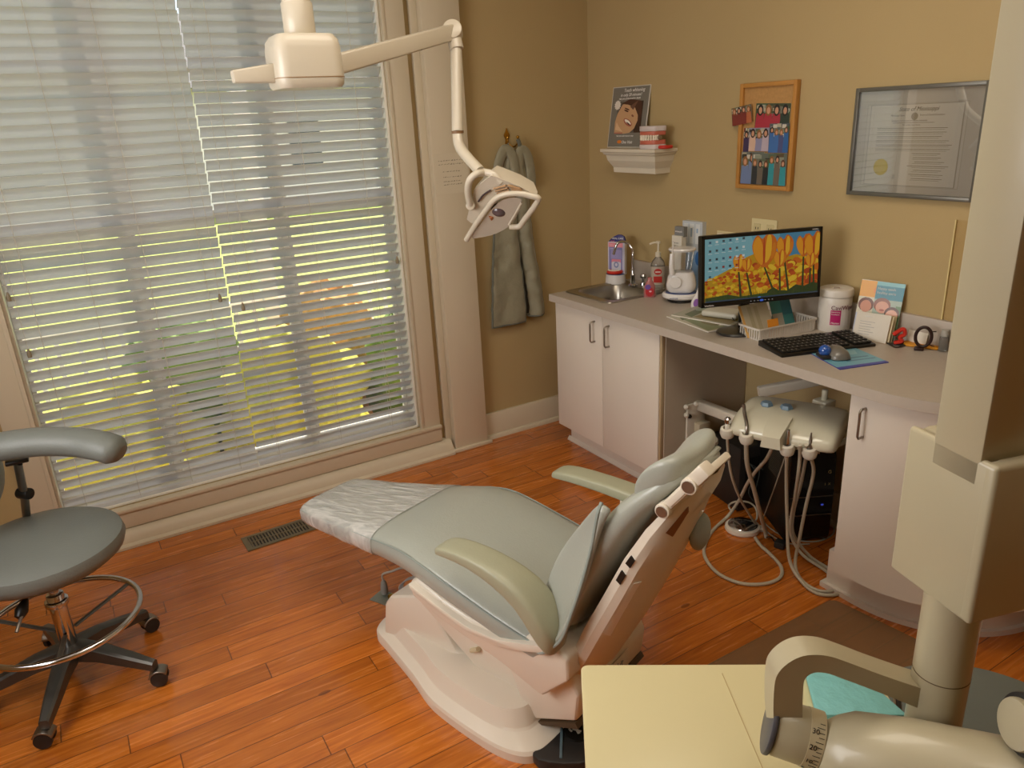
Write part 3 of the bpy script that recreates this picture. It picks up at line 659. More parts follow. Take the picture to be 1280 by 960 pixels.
b.prism(eq+ep[::-1], ZT-.034, ZT-.001, 'z'); b.build('edge_band', COUNTEDGE, ct, world=Mt, ang=30)
b = MB(); b.box((-.02, -2.45, ZT), (-.001, -.378, .944), .003); b.build('backsplash', COUNTER, ct, world=Mt)

# sink
sk2, _ = thing('sink', (-.27, -.56, ZT), 0, 'square stainless steel sink let into the left end of the worktop', 'sink'); Mk = T(-.27, -.56, ZT)
def rrect(hx_, hy_, r, n=6):
    P = []
    for cx, cy, a0 in ((hx_-r, hy_-r, 0), (-hx_+r, hy_-r, 90), (-hx_+r, -hy_+r, 180), (hx_-r, -hy_+r, 270)):
        for i in range(n+1): a = math.radians(a0+90*i/n); P.append((cx+r*math.cos(a), cy+r*math.sin(a)))
    return P
b = MB(); sec = [(.185, .178, .03, .001), (.183, .176, .03, .005), (.172, .166, .03, .004), (.134, .145, .045, .0035), (.128, .139, .045, -.006), (.120, .132, .05, -.12), (.09, .10, .05, -.135), (.03, .03, .02, -.137)]
b.loft([[Vector((x-(.0 if i < 3 else .008), y, z)) for x, y in rrect(hx_, hy_, r)] for i, (hx_, hy_, r, z) in enumerate(sec)], cap=False); sb = b.build('basin', STEEL, sk2, ang=40)
MB().lathe([(0, 0), (.028, 0), (.028, .003), (.012, .004), (0, .002)], (-.008, 0, -.1365)).build('drain', CHROME, sk2)
# faucet
fp = at(791, 357, z=ZT+.005); fa, Mfa = thing('faucet', tuple(fp), 0, 'tall chrome gooseneck faucet behind the sink', 'faucet')
b = MB(); b.lathe([(0, 0), (.022, 0), (.022, .006), (.012, .012), (.01, .05), (.013, .055), (.0085, .062), (.0085, .085), (0, .085)]); b.build('base', CHROME, fa)
tip = at(767, 318, x=-.21); pk1 = at(772, 304, x=-.195); pk2 = at(783, 303, x=-.14)
b = MB(); b.tube([fp+Vector((0, 0, .07)), fp+Vector((0, 0, .16)), at(791, 312, x=-.122), pk2, pk1, tip], .0065, 12, res=6); b.build('spout', CHROME, fa, world=Mfa)
for (px, py) in ((779, 351), (804, 356)):
    q = at(px, py, z=ZT+.005); o = MB().lathe([(0, 0), (.016, 0), (.014, .012), (.007, .018), (.007, .03), (.015, .034), (.017, .045), (.012, .054), (0, .056)], q).build('tap_handle', CHROME, fa, world=Mfa)

# ================================================================== COUNTER ITEMS
Xr = Vector((.0, -1, 0))                                   # along the desk wall, to the right
def stand(u, v, z, name, label, cat, face=None, group=None):
    """thing at the worktop point, local x to the right as seen, local -y towards the viewer (face = heading of its front)"""
    p = at(u, v, z=z); a = face if face is not None else math.atan2(CAM.y-p.y, CAM.x-p.x)
    o, M = thing(name, tuple(p), a+PI/2, label, cat, group); return o, M, p
FR = lambda y=0: frame((0, y, 0), (1, 0, 0), (0, -1, 0))    # X right, Y up, Z towards viewer
# toothbrush display
o, M, p = stand(770, 353, ZT, 'product_display', 'purple and pink dental product display card with red tooth model, left of faucet', 'display', math.radians(205))
b = MB(); b.loft([[Vector((x*k, y*k-.0, z)) for x, y in ell(0, -.005, .052, .045, 24)] for k, z in ((1.02, 0), (1, .02), (.95, .045))]); b.build('stand_base', mat('display_white', '#dcd6d0', .35), o)
MB().lathe([(0, .0455), (.048, .0455), (.048, .047), (0, .0475)], (0, -.005, 0), sq=.85).build('tray_top', mat('display_blue', '#5b6aa0', .4), o)
MB().box((-.047, .004, .04), (.047, .03, .205), .003).build('card', mat('display_white', '#dcd6d0', .35), o)
P = [('#c7c3d4', rect(-.046, .045, .046, .203)), ('#7f7db0', rect(-.04, .05, .034, .185)), ('#e2909a', rect(-.043, .178, .036, .2)), ('#9a92c0', rect(-.03, .12, .03, .165)), ('#e08a9a', [(-.026, .118), (.026, .118), (0, .098)]), ('#cfccd8', rect(-.026, .06, .026, .105)), ('#e08a9a', [(-.026, .118), (-.026, .1), (-.008, .11)]), ('#e08a9a', [(.026, .118), (.026, .1), (.008, .11)]), ('#8590b5', ell(0, .09, .014, .016)), ('#d4cfdc', ell(0, .09, .007, .008))]
picture('printed_panel', P, PRINT, o, FR(.0035))
b = MB(); b.prism([(x, z) for x, z in [(-.047, .2), (.047, .2), (.047, .215), (.04, .232), (.025, .24), (.005, .24), (-.02, .228), (-.038, .212)]], .006, .02, 'y', bev=.001); hd = b.build('header', mat('display_navy', '#33306e', .4), o)
text('lettering', 'ORAL CARE', .012, INKW, hd, FR(.0055) @ T(-.025, .218, 0)); text('lettering', 'dental', .009, mat('pink_ink', '#e0707c', .5), hd, FR(.0055) @ T(-.032, .206, 0))
text('lettering', 'Fights plaque', .0085, mat('pink_light', '#f0c0c4', .5), o, FR(.0029) @ T(-.036, .186, 0)); text('lettering', 'Look for', .009, INKW, o, FR(.0029) @ T(-.034, .168, 0))
RED = mat('red_gum', '#c22f22', .35)
b = MB(); b.tube([(-.03, .0, .058), (-.032, -.02, .058), (-.02, -.04, .058), (0, -.046, .058), (.02, -.04, .058), (.032, -.02, .058), (.03, 0, .058)], .009, 10, res=4); tm = b.build('tooth_model', RED, o)
b = MB()
for i in range(12): a = math.radians(200+i*13); b.sphere((.029*math.cos(a), -.018+.027*math.sin(a), .068), (.004, .004, .005), n=8)
b.build('teeth', mat('enamel', '#e8ddc8', .3), tm)
# sanitizer pump bottle
o, M, p = stand(822, 362, ZT, 'sanitizer_bottle', 'clear sanitizer pump bottle with red label and white pump, behind the water flosser', 'bottle')
MB().lathe([(0, .001), (.031, .001), (.034, .006), (.034, .12), (.028, .14), (.015, .155), (.012, .165), (0, .165)], sq=.75).build('bottle_body', BOTTLE, o)
MB().lathe([(.0345, .03), (.0345, .115)], n=32, sq=.76).build('label', mat('bottle_label', '#c9b9a6', .5, alpha=.8), o)
P = [('#b8281f', ell(0, .092, .018, .015)), ('#d8d0c0', rect(-.012, .088, .012, .094)), ('#b8281f', rect(-.02, .04, .02, .07))]
picture('printed_label', P, PRINT, o, FR(-.0268))
b = MB(); b.lathe([(0, .16), (.013, .16), (.013, .18), (.006, .184), (.0045, .19), (.0045, .225), (0, .225)]); b.tube([(.006, 0, .228), (-.02, -.008, .228), (-.04, -.014, .222)], .0048, 8); b.lathe([(0, .222), (.01, .222), (.01, .233), (0, .233)]); b.build('pump', mat('pump_white', '#d9cfb8', .4), o)
# red and purple soap bottle
o, M, p = stand(812, 371, ZT, 'soap_bottle', 'small clear soap bottle with red and purple label, right of the sink', 'bottle')
MB().lathe([(0, 0), (.026, .001), (.028, .01), (.025, .05), (.016, .07), (.01, .08), (.011, .092), (0, .094)], sq=.7).build('bottle_body', mat('pink_clear', '#d98a86', .15, trans=.4), o)
picture('printed_label', [('#b2232a', ell(0, .028, .02, .022)), ('#6a4a9a', ell(-.008, .05, .013, .012)), ('#e0b8c0', ell(.003, .03, .006, .004))], PRINT, o, FR(-.0202))
# water flosser
o, M, p = stand(851, 376, ZT, 'water_flosser', 'white water flosser with clear lid, round dial and black foot left of the monitor', 'flosser', math.radians(222)); o.scale = (1.13, 1.13, 1.13)
FW = mat('flosser_white', '#dedad6', .25, coat=.5)
b = MB(); b.lathe([(0, 0), (.05, 0), (.055, .006), (.05, .014), (0, .014)], sq=.9); b.build('foot', BLACK, o)
b = MB(); b.lathe([(0, .014), (.066, .014), (.074, .02), (.074, .03), (.068, .036), (0, .036)], sq=.82, n=48); b.build('base', FW, o); text('lettering', 'waterpik', .009, mat('blue_ink2', '#3a4a80', .5), o, FR(-.0615) @ T(-.038, .02, 0))
MB().lathe([(0, .036), (.062, .036), (.060, .039), (0, .039)], sq=.8, n=48).build('drip_ring', mat('flosser_blue', '#3a4a78', .3), o)
b = MB(); b.loft([[Vector((x*k, y*k, z)) for x, y in rrect(.05, .038, .028)] for k, z in ((.95, .04), (1.12, .052), (1.16, .07), (1.04, .1), (.9, .118), (.6, .122))]); b.build('body', FW, o, ang=50)
b = MB(); b.loft([[Vector((x*k, y*k, z)) for x, y in rrect(.047, .036, .026)] for k, z in ((.75, .121), (.9, .16), (1.0, .198))], cap=False); b.build('reservoir', CLEAR, o, ang=50)
b = MB(); b.lathe([(0, .2), (.05, .2), (.054, .206), (.05, .212), (0, .214)], sq=.82); b.build('lid', FW, o)
b = MB(); b.tube([(-.018+.0*i, -.0475, .085) for i in range(2)]+[(-.018, -.052, .085)], .022, 24); b.lathe([(.017, 0), (.021, 0), (.021, .005), (.017, .005)], (-.018, -.045, .085), (0, -1, 0)); b.build('dial', FW, o)
b = MB(); b.tube([(-.032, -.038, .115), (-.036, -.04, .15), (-.035, -.036, .195)], lambda t: .0115-.003*t, 14, res=4); b.tube([(-.035, -.036, .195), (-.03, -.03, .24)], .0025, 8); b.build('handle', FW, o)
# literature boxes on the counter
o, M, p = stand(865, 366, ZT, 'product_box', 'tall white and blue boxed product standing against the wall behind the flosser', 'box', PI*1.02)
MB().box((-.07, -.0, 0), (.05, .045, .33), .001).build('carton', mat('carton', '#c9ced2', .5), o, smooth_=False)
bl = [('#c5cbd0', rect(-.07, 0, .05, .33))]+[('#dde0e0', rect(-.06+i*.035, .23, -.035+i*.035, .32)) for i in range(3)]+[('#9ab0c8', rect(-.055+i*.035, .24+.02*i, -.045+i*.035, .3)) for i in range(3)]+[('#a5c0e0', rect(-.07, .0, .05, .2)), ('#8fb3d9', ell(.01, .1, .035, .08)), ('#3f78bf', ell(.03, .165, .018, .032)), ('#c8d4e4', ell(-.02, .06, .025, .05))]
picture('printed_front', [(c, [(max(-.07, min(.05, x)), max(0, min(.33, y))) for x, y in q]) for c, q in bl], PRINT, o, FR(-.0003))
o, M, p = stand(848, 368, ZT, 'brochure_box', 'cream brochure box with a grey top strip behind the water flosser', 'box', PI*1.02)
MB().box((-.03, -.02, 0), (.03, .01, .275), .001).build('box_body', PAPER, o, smooth_=False); MB().box((-.022, -.012, .27), (.034, .012, .315), .001).build('card_insert', mat('grey_card', '#7f7f7d', .5), o, smooth_=False)
text('lettering', 'waterpik', .012, INKW, o, FR(-.0125) @ T(-.018, .29, 0))
for i, s in enumerate(('The new', 'standard', 'in cleaning', 'teeth')): text('lettering', s, .010, INKG, o, FR(-.0206) @ T(-.024, .24-i*.014, 0))
# electric toothbrush head / shaver like item beside monitor
o, M, p = stand(868, 385, ZT, 'oral_care_wand', 'small white and purple wand leaning left of the monitor', 'wand')
b = MB(); b.loft([[Vector((.0+.012*h/.06+w*math.cos(a), .012*math.sin(a), h)) for a in [2*PI*i/16 for i in range(16)]] for h, w in ((0, .012), (.01, .018), (.03, .02), (.045, .015), (.06, .009), (.09, .006), (.1, .004))]); b.build('body', FW, o, ang=60)
picture('purple_face', [('#8a5aa8', ell(.006, .026, .011, .018, rot=-.2))], PRINT, o, FR(-.0125))

# magazines
for i, (u, v, rz, c1, c2, lb) in enumerate(((885, 401, -8, '#b9b4a2', '#7f8a66', 'bottom magazine of the pair lying in front of the monitor'), (893, 396, 12, '#a7a690', '#8a7a4c', 'top open magazine with green photo lying in front of the monitor'))):
    p = at(u, v, z=ZT+.001); o, M = thing('magazine', (p.x, p.y, ZT+.0005+i*.0055), math.radians(rz), lb, 'magazine', 'magazines by the monitor')
    MB().box((-.105, -.14, 0), (.105, .14, .005), .001).build('pages', PAPER, o)
    P = [(c1, rect(-.104, -.139, .104, .139)), (c2, [(-.1, -.13), (.02, -.12), (.08, .02), (-.08, .05)]), ('#5d6a44', [(-.09, .05), (.0, .06), (.06, .11), (-.07, .1)]), ('#d0cab8', rect(-.02, -.1, .09, -.02)), ('#746a3a', ell(-.02, -.04, .03, .05)), ('#8fa08a', ell(.04, .09, .03, .02))]
    picture('cover_print', P, PRINT, o, T(0, 0, .0052))

# monitor
mo, Mm = thing('computer_monitor', tuple(at(935, 405, z=ZT)), 0, 'black widescreen monitor showing orange tulips on its desktop', 'monitor')
mc = at(952, 333, z=1.03)
# find the panel plane: centre distance from the stand, facing the viewer's left a little
pc = Vector((-.335, -1.435, 0)); q = at(952, 333, y=-1.435); mc = Vector((q.x, q.y, q.z))
mv = Vector((-.89, -.45, 0)).normalized()
def plane_pt(u, v, o, n):
    r = F_ + R_*((u-640)/FPX) + U_*((480-v)/FPX); n = Vector(n); return CAM + r*((Vector(o)-CAM).dot(n)/r.dot(n))
MONC = at(952, 333, d=2.70)
best = None
for ang in range(180, 300, 2):
    for tl in range(-8, 14, 2):
        n = Vector((math.cos(math.radians(ang))*math.cos(math.radians(tl)), math.sin(math.radians(ang))*math.cos(math.radians(tl)), math.sin(math.radians(tl))))
        A, B, C, D = [plane_pt(u, v, MONC, n) for u, v in ((876, 295.5), (1028.5, 283), (1024, 370.5), (877, 385.5))]
        e1, e2, e3, e4 = B-A, C-D, A-D, B-C
        err = abs((e1.angle(e3))-PI/2)+abs(e2.angle(e4)-PI/2)+abs(e1.angle(e4)-PI/2)+abs(e1.length-e2.length)*3+abs(e3.length-e4.length)*3+abs(e1.normalized().z)*2
        if best is None or err < best[0]: best = (err, ang, tl, n, A, B, C, D)
_, mang, mtl, n, A, B, C, D = best
cen = (A+B+C+D)/4; ex = Vector(((B-A).x, (B-A).y, 0)).normalized(); hw, hh = ((B-A).length+(C-D).length)/4, ((A-D).length+(B-C).length)/4
MS = frame(cen, ex, n)
print('MONITOR', mang, mtl, cen, hw, hh)
Mm = T(cen.x-n.x*.105, cen.y-n.y*.105, ZT); mo.matrix_world = Mm
b = MB(); b.box((-hw, -hh, -.03), (hw, hh, -.002), .004, M=MS); bz = .0125
for a, c in (((-hw, -hh, -.004), (-hw+bz, hh, .003)), ((hw-bz, -hh, -.004), (hw, hh, .003)), ((-hw, hh-bz, -.004), (hw, hh, .003)), ((-hw, -hh, -.004), (hw, -hh+bz*1.5, .003))): b.box(a, c, .001, M=MS)
bezel = b.build('housing', BLACK, mo, world=Mm)
sw, sh = hw-bz, hh-bz*1.25
random.seed(11); P = [('#5f97a5', rect(-1, -1, 1, 1)), ('#78aab0', [(-1, -1), (.2, -1), (-.2, 1), (-1, 1)]), ('#3f7f9c', [(.3, -.2), (1, -.2), (1, 1), (.3, 1)])]
P.append(('#b98a12', [(-1, -1), (-1, -.35), (-.7, -.1), (-.45, .1), (-.35, .3), (-.1, .45), (.3, .2), (.6, .3), (1, .1), (1, -1)]))
for i in range(300):
    x = random.uniform(-1, 1); y = random.uniform(-.8, min(.35, -.3+(x+1)*.5) if x < 0 else .15); r_ = .03+.06*(x+1.1)/2*random.uniform(.7, 1.4)
    P.append((random.choice(['#d2a012', '#c4600c', '#dba61a', '#b84a0a', '#e0b52a', '#a83a08']), ell(x, y, r_*.8, r_*1.1, 8, random.uniform(-.5, .5))))
P += [('#253a12', [(.05, -1), (.1, -.8), (.2, -.7), (.3, -.82), (.45, -.85), (.6, -.68), (.75, -.75), (.9, -.65), (1, -.7), (1, -1)]), ('#2f4413', [(-1, -1), (-1, -.86), (-.6, -.8), (-.4, -.9), (.1, -.86), (.1, -1)])]
for x in [i*.05-.95 for i in range(38)]: P.append((random.choice(['#1f3310', '#3a5218', '#2c450f']), [(x, -1), (x+.012, -1), (x+random.uniform(-.03, .03), random.uniform(-.85, -.6))]))
def tulip(x, y, s, lean=0):
    P.append(('#2b3a12', [(x-.012, y-.8*s), (x+.012-lean*0, y-.8*s)] and [(x-.015, y-.1), (x+.015, y-.1), (x+lean+.02, -1), (x+lean-.02, -1)]))
    q = lambda L: smooth2([(x+(a_)*s*.72, y+b_*s) for a_, b_ in L], 3)
    P.append(('#c4620e', q([(-.2, .18), (-.26, .5), (-.16, .78), (-.04, .66), (.06, .84), (.2, .72), (.27, .5), (.22, .15), (.06, -.1), (-.06, -.1)])))
    P.append(('#dc8e16', q([(-.2, .2), (-.24, .52), (-.14, .72), (-.04, .5), (-.02, .1), (-.06, -.06)])))
    P.append(('#e2a622', q([(.02, .0), (.03, .5), (.08, .78), (.15, .66), (.14, .2)])))
    P.append(('#b03c0c', q([(-.01, -.04), (-.03, .3), (-.01, .7), (.02, .4), (.02, .1)])))
    P.append(('#cc740f', q([(.14, .1), (.18, .5), (.24, .5), (.22, .2)])))
for tp in ((-.42, .0, .55, .05), (-.28, -.05, .45, .1), (.38, .28, .8, .1), (.3, .0, .6, .02), (.72, .3, .75, .0), (.02, .12, 1.15, .22), (.9, .2, .95, .03), (.85, -.1, .5, 0)): tulip(*tp)
for i in range(5):
    for j in range(6):
        if j == 5 and i > 2 or (i > 3 and j > 0): continue
        x, y = -.94+j*.115, .86-i*.27+j*.012
        P += [(random.choice(['#253238', '#3d4c50', '#8a2a22', '#d0d4cc', '#2f5a70', '#3b4548']), rect(x, y, x+.04, y+.07)), ('#c4d0cc', rect(x-.015, y-.06, x+.055, y-.045))]
P += [('#2a3f50', rect(-1, -1, 1, -.955)), ('#4a8ad0', ell(-.05, -.975, .03, .02, 8))]
cl = lambda v: max(-1, min(1, v))
picture('screen', [(c, [(cl(x)*sw, cl(y)*sh) for x, y in q]) for c, q in P], SCREEN, mo, Mm.inverted() @ MS @ T(0, bz*.25, .0002), lift=.00012)
text('lettering', 'ViewSonic', .0085, INKW, mo, Mm.inverted() @ MS @ T(-hw+.012, -hh+.004, .0034)); text('lettering', 'VA2446m', .006, INKW, mo, Mm.inverted() @ MS @ T(hw-.042, hh-.009, .0034))
picture('power_light', [('#3a6ae0', ell(0, 0, .008, .004))]+[('#b0b0b0', ell(.014*k, 0, .0025, .0015, 6)) for k in (-3, -2, -1, 1, 2, 3)], SCREEN, mo, Mm.inverted() @ MS @ T(0, -hh+.009, .0036))
b = MB(); b.box((-.02, .0, .012), (.02, .02, .3), .006, M=RZ(math.atan2(ex.y, ex.x))); b.box((-.04, -.08, .24), (.04, .02, .30), .01, M=RZ(math.atan2(ex.y, ex.x))); b.build('neck', BLACK, mo)
b = MB(); b.lathe([(0, 0), (.085, 0), (.09, .004), (.085, .01), (.04, .014), (0, .015)], (0, 0, 0), n=48, sq=.8, M=RZ(math.atan2(ex.y, ex.x)) @ T(-.02, -.0, 0)); b.build('foot', mat('dark_foot', '#2e2b26', .3), mo)

# white modem / device beneath monitor
p = at(893, 392, z=ZT+.03); o, M = thing('network_router', (p.x+.05, p.y, ZT+.0125), math.radians(20), 'white flat router under the left side of the monitor', 'router')
MB().box((-.05, -.075, 0), (.05, .075, .025), .01, 3).build('shell', mat('router_white', '#c2bfb0', .4), o)
MB().tube([(-.05, -.06, .01), (-.07, -.08, .006), (-.06, -.11, .003), (-.02, -.12, .003)], .002, 6, res=5).build('cable', BLACK, o)

# basket
BW = mat('basket_white', '#cdc6bb', .45)
pa, pb, pc_ = at(949, 428, z=ZT), at(1019, 413.5, z=ZT), at(932, 413, z=ZT)
e1 = (pb-pa); L1 = e1.length; rz = math.atan2(e1.y, e1.x)
bk, Mb = thing('plastic_basket', tuple((pa+pb)/2+Vector((math.cos(rz+PI/2), math.sin(rz+PI/2), 0))*.055), rz, 'small white slotted plastic basket in front of the monitor', 'basket')
hx_, hy_ = L1/2, .055; b = MB()
def rr_ring(k, z): return [Vector((x, y, z)) for x, y in rrect(hx_*k, hy_*k if k == 1 else hy_*k, .012, 4)]
b.box((-hx_*.94, -hy_*.9, 0), (hx_*.94, hy_*.9, .003), .001); b.build('floor_panel', BW, bk)
b = MB(); b.loft([rr_ring(1.03, .043), rr_ring(1.06, .043), rr_ring(1.06, .05), rr_ring(1.03, .05), rr_ring(1.03, .043)], cap=False); b.loft([rr_ring(.94, 0), rr_ring(.96, 0), rr_ring(.965, .008), rr_ring(.945, .008), rr_ring(.94, 0)], cap=False); b.build('rim', BW, bk)
b = MB(); n = 24
for sgn in (-1, 1):
    for i in range(n): x = -hx_*.93+i*hx_*1.86/(n-1); b.box((x-.0042, sgn*hy_*.96-.001, .004), (x+.0042, sgn*hy_*.96+.001, .045))
    for i in range(9): y = -hy_*.9+i*hy_*1.8/8; b.box((sgn*hx_*.98-.001, y-.003, .004), (sgn*hx_*.98+.001, y+.003, .045))
b.build('slatted_sides', BW, bk, smooth_=False)
# papers in basket
for i, (x, c, lb, w_, tz) in enumerate(((-.075, '#c9c1a6', 'cream printed card propped in the left of the white basket', .068, 30), (-.045, '#d88a20', 'small orange note tucked in the front of the white basket', .025, 15), (.07, '#3f8f90', 'teal card standing in the white basket under the monitor', .05, 24))):
    h_ = (.125, .065, .11)[i]; y_ = (.0, -.035, .03)[i]
    o, M = thing('card', (0, 0, 0), 0, lb, 'card', M=Mb @ T(x, y_, .0035) @ RX(math.radians(-tz)))
    MB().box((-w_, -.001, 0), (w_, .001, h_), 0).build('sheet', mat('card_'+'abc'[i], c, .6, var=.05), o, smooth_=False)
    P = [(c, rect(-w_, 0, w_, h_))]
    if i == 0: P += [('#b9b08e', rect(-.03+.03*k, .02, -.012+.03*k, h_-.01)) for k in range(2)]+[('#d8a860', rect(-w_, .0, -w_+.012, h_))]
    if i == 2: P += [('#b9b8ac', rect(-w_, 0, 0, .06)), ('#2f7280', rect(0, .05, w_, h_))]
    picture('print', P, PRINT, o, FR(-.0012))

# wipes canister
o, M, p = stand(1041, 411, ZT, 'wipes_canister', 'round white disinfecting wipes canister with a magenta label', 'canister'); o.scale = (1.08, 1.08, 1.08)
CW = mat('canister_white', '#d8d2c8', .35)
b = MB(); b.lathe([(0, 0), (.052, 0), (.054, .003), (.0545, .128), (.051, .134), (0, .134)], n=48); b.build('tub', CW, o)
b = MB(); b.lathe([(.056, .122), (.0575, .124), (.0575, .14), (.054, .147), (.047, .15), (.02, .148), (.017, .145), (0, .145)], n=48); ld = b.build('lid', CW, o); MB().lathe([(0, 0), (.011, 0), (.009, .004), (0, .004)], (0, 0, .1455)).build('dispenser_flap', mat('flap', '#a89a8c', .5), ld)
def wrap_pic(name, polys, R, parent, sub=6):
    """print wrapped round a cylinder of radius R, x = arc length, centred on the side facing -y"""
    bm = bmesh.new(); lay = bm.loops.layers.float_color.new('Col'); k = 0
    for c, (x0, y0, x1, y1) in polys:
        k += 1; r = R+.00025*k
        for i in range(sub):
            xa, xb = x0+(x1-x0)*i/sub, x0+(x1-x0)*(i+1)/sub
            f = bm.faces.new([bm.verts.new((r*math.sin(a/R), -r*math.cos(a/R), z)) for a, z in ((xa, y0), (xb, y0), (xb, y1), (xa, y1))])
            for l in f.loops: l[lay] = hx(c)
    me = bpy.data.meshes.new(name); bm.to_mesh(me); bm.free(); me.materials.append(PRINT); q = bpy.data.objects.new(name, me); COL.objects.link(q); q.parent = parent; return q
wrap_pic('printed_label', [('#d8d0c8', (-.022, .022, .05, .1)), ('#b41e66', (-.012, .028, .022, .08))], .0547, o)
def wrap_text(s, size, m, parent, R, x, z, shear=0):
    t = text('lettering', s, size, m, parent, Matrix.Identity(4), shear=shear)
    for v in t.data.vertices: a = (v.co.x+x)/R; d = R+v.co.z; v.co = Vector((d*math.sin(a), -d*math.cos(a), v.co.y+z))
    return t
wrap_text('CaviWipes', .02, mat('plum_ink', '#5a1438', .5), o, .0562, -.012, .082); wrap_text('Disinfecting', .006, INKW, o, .0564, -.01, .072); wrap_text('Towelettes', .006, INKW, o, .0564, -.01, .064); wrap_text('Metrex', .0095, INKW, o, .0564, -.01, .032, .3)

# brochures in a holder
p = at(1082, 412, z=ZT); hd, Mh = thing('brochure_holder', (-.075, -1.795, ZT), math.radians(-78), 'cream card holder with leaning note cards right of the wipes canister', 'card holder')
Mh2 = Mh
tl = math.radians(-16)
b = MB(); b.box((-.062, -.006, 0), (.058, .0, .1), .001, M=T(0, -.035, 0) @ RX(tl)); b.build('front_card', mat('card_white', '#d3ccbe', .5), hd)
b = MB(); b.box((-.055, .004, 0), (.064, .007, .097), 0, M=T(0, -.035, 0) @ RX(tl)); b.box((-.05, .02, 0), (.067, .023, .1), 0, M=T(0, -.035, 0) @ RX(tl)); b.build('rear_card', mat('card_cream', '#c8b890', .5), hd, smooth_=False); MB().box((-.06, -.04, 0), (.06, .02, .004), .001).build('holder_base', mat('tan_card', '#b5966a', .5), hd)
P = [('#c6bfb2', rect(-.03, .083, -.005, .088))]+[('#9a948a', rect(-.045, .066-i*.009, .008-(i % 2)*.012, .068-i*.009)) for i in range(6)]
picture('handwriting', P, PRINT, hd, T(0, -.035, 0) @ RX(tl) @ FR(-.0064))
for i, (dx, c, lb) in enumerate(((-.036, 'o', 'orange-topped brochure behind the cream cards'), (.022, 't', 'teal-topped brochure with smiling faces behind the cream cards'))):
    o, M = thing('brochure', (0, 0, 0), 0, lb, 'brochure', 'brochures by the wipes canister', M=Mh @ T(dx, .012+i*-.006, .004) @ RX(math.radians(-12)))
    MB().box((-.048, 0, 0), (.048, .001, .2)).build('leaflet', PAPER, o, smooth_=False)
    if i: P = [('#9fb0a0', rect(-.048, 0, .048, .2)), ('#2f7f92', rect(-.048, .138, .048, .19)), ('#7fb8bd', rect(-.048, .186, .048, .2)), ('#5a7f52', rect(.03, .02, .048, .12)), ('#8a5038', ell(-.018, .118, .03, .026)), ('#d39a80', ell(-.016, .11, .023, .022)), ('#5b3422', ell(.02, .092, .026, .024)), ('#dba68c', ell(.02, .084, .021, .022)), ('#dfe0dc', rect(-.048, .0, .02, .07)), ('#a65a4a', ell(.02, .076, .008, .003)), ('#a65a4a', ell(-.016, .1, .009, .004))]
    else: P = [('#cfc8b0', rect(-.048, 0, .048, .2)), ('#dd9a1c', rect(-.048, .14, .048, .198)), ('#e0862c', ell(.01, .165, .01, .012)), ('#6b3a24', ell(-.018, .112, .028, .026)), ('#c98a6c', ell(-.018, .106, .02, .022)), ('#a9b0c0', rect(-.048, 0, .048, .08))]
    picture('cover_print', P, PRINT, o, FR(-.0004))
    if i:
        for j, s in enumerate(('Happy teeth', 'healthy smile')): text('lettering', s, .0125, INKW, o, FR(-.0009) @ T(-.043, .172-j*.015, 0))

# keyboard
kc = [at(951.5, 429, z=ZT+.012), at(973.5, 442, z=ZT+.012), at(1092, 431, z=ZT+.012), at(1063, 413, z=ZT+.012)]
ce = sum(kc, Vector())/4; ex = ((kc[2]-kc[1])+(kc[3]-kc[0])).normalized(); kl = ((kc[2]-kc[1]).length+(kc[3]-kc[0]).length)/4; kw = ((kc[0]-kc[1]).length+(kc[3]-kc[2]).length)/4
kb, Mkb = thing('keyboard', (ce.x, ce.y, ZT), math.atan2(ex.y, ex.x), 'black computer keyboard in front of the basket and canister', 'keyboard')
b = MB(); b.prism([(-kw, 0), (kw, 0), (kw, .02), (-kw, .011)], -kl, kl, 'x', bev=.003); b.build('case', BLACK, kb)
KEY = mat('key_black', '#1d1b18', .5); KL = mat('key_legend', '#a09a90', .5)
b = MB(); g = MB(); nr, nc = 6, 20
for r in range(nr):
    for c in range(nc):
        if r == 5 and c in (5, 6, 7, 8, 14) or c == 15: continue
        x = -kl*.955+(c+.5)*kl*1.91/nc; y = -kw*.88+(r+.5)*kw*1.76/nr
        if r == 0 and 4 <= c <= 8:
            if c == 6: b.box((x-.04, y-.007, .0), (x+.04, y+.007, .0065), .001, 1, M=T(0, 0, .0155+.0035*(y/kw)))
            continue
        zz = .0155+.0045*(y/kw); w = kl*.8/nc; b.box((x-w, y-kw*.75/nr, 0), (x+w, y+kw*.75/nr, .0065), .0012, 1, M=T(0, 0, zz))
        g.box((x-w*.5, y-.0012, .0065), (x+w*.05, y+.003, .0067), M=T(0, 0, zz))
kk = b.build('keys', KEY, kb, smooth_=False); g.build('key_legends', KL, kk, smooth_=False)
p1 = kc[3]; b = MB(); b.tube([at(1075, 415, z=ZT+.006), at(1095, 420, z=ZT+.004), at(1108, 428, z=ZT+.004), at(1120, 434, z=ZT+.004), at(1132, 431, z=ZT+.004), at(1136, 426, z=ZT+.004)], .0022, 8, res=5); b.build('cable', BLACK, kb, world=Mkb)
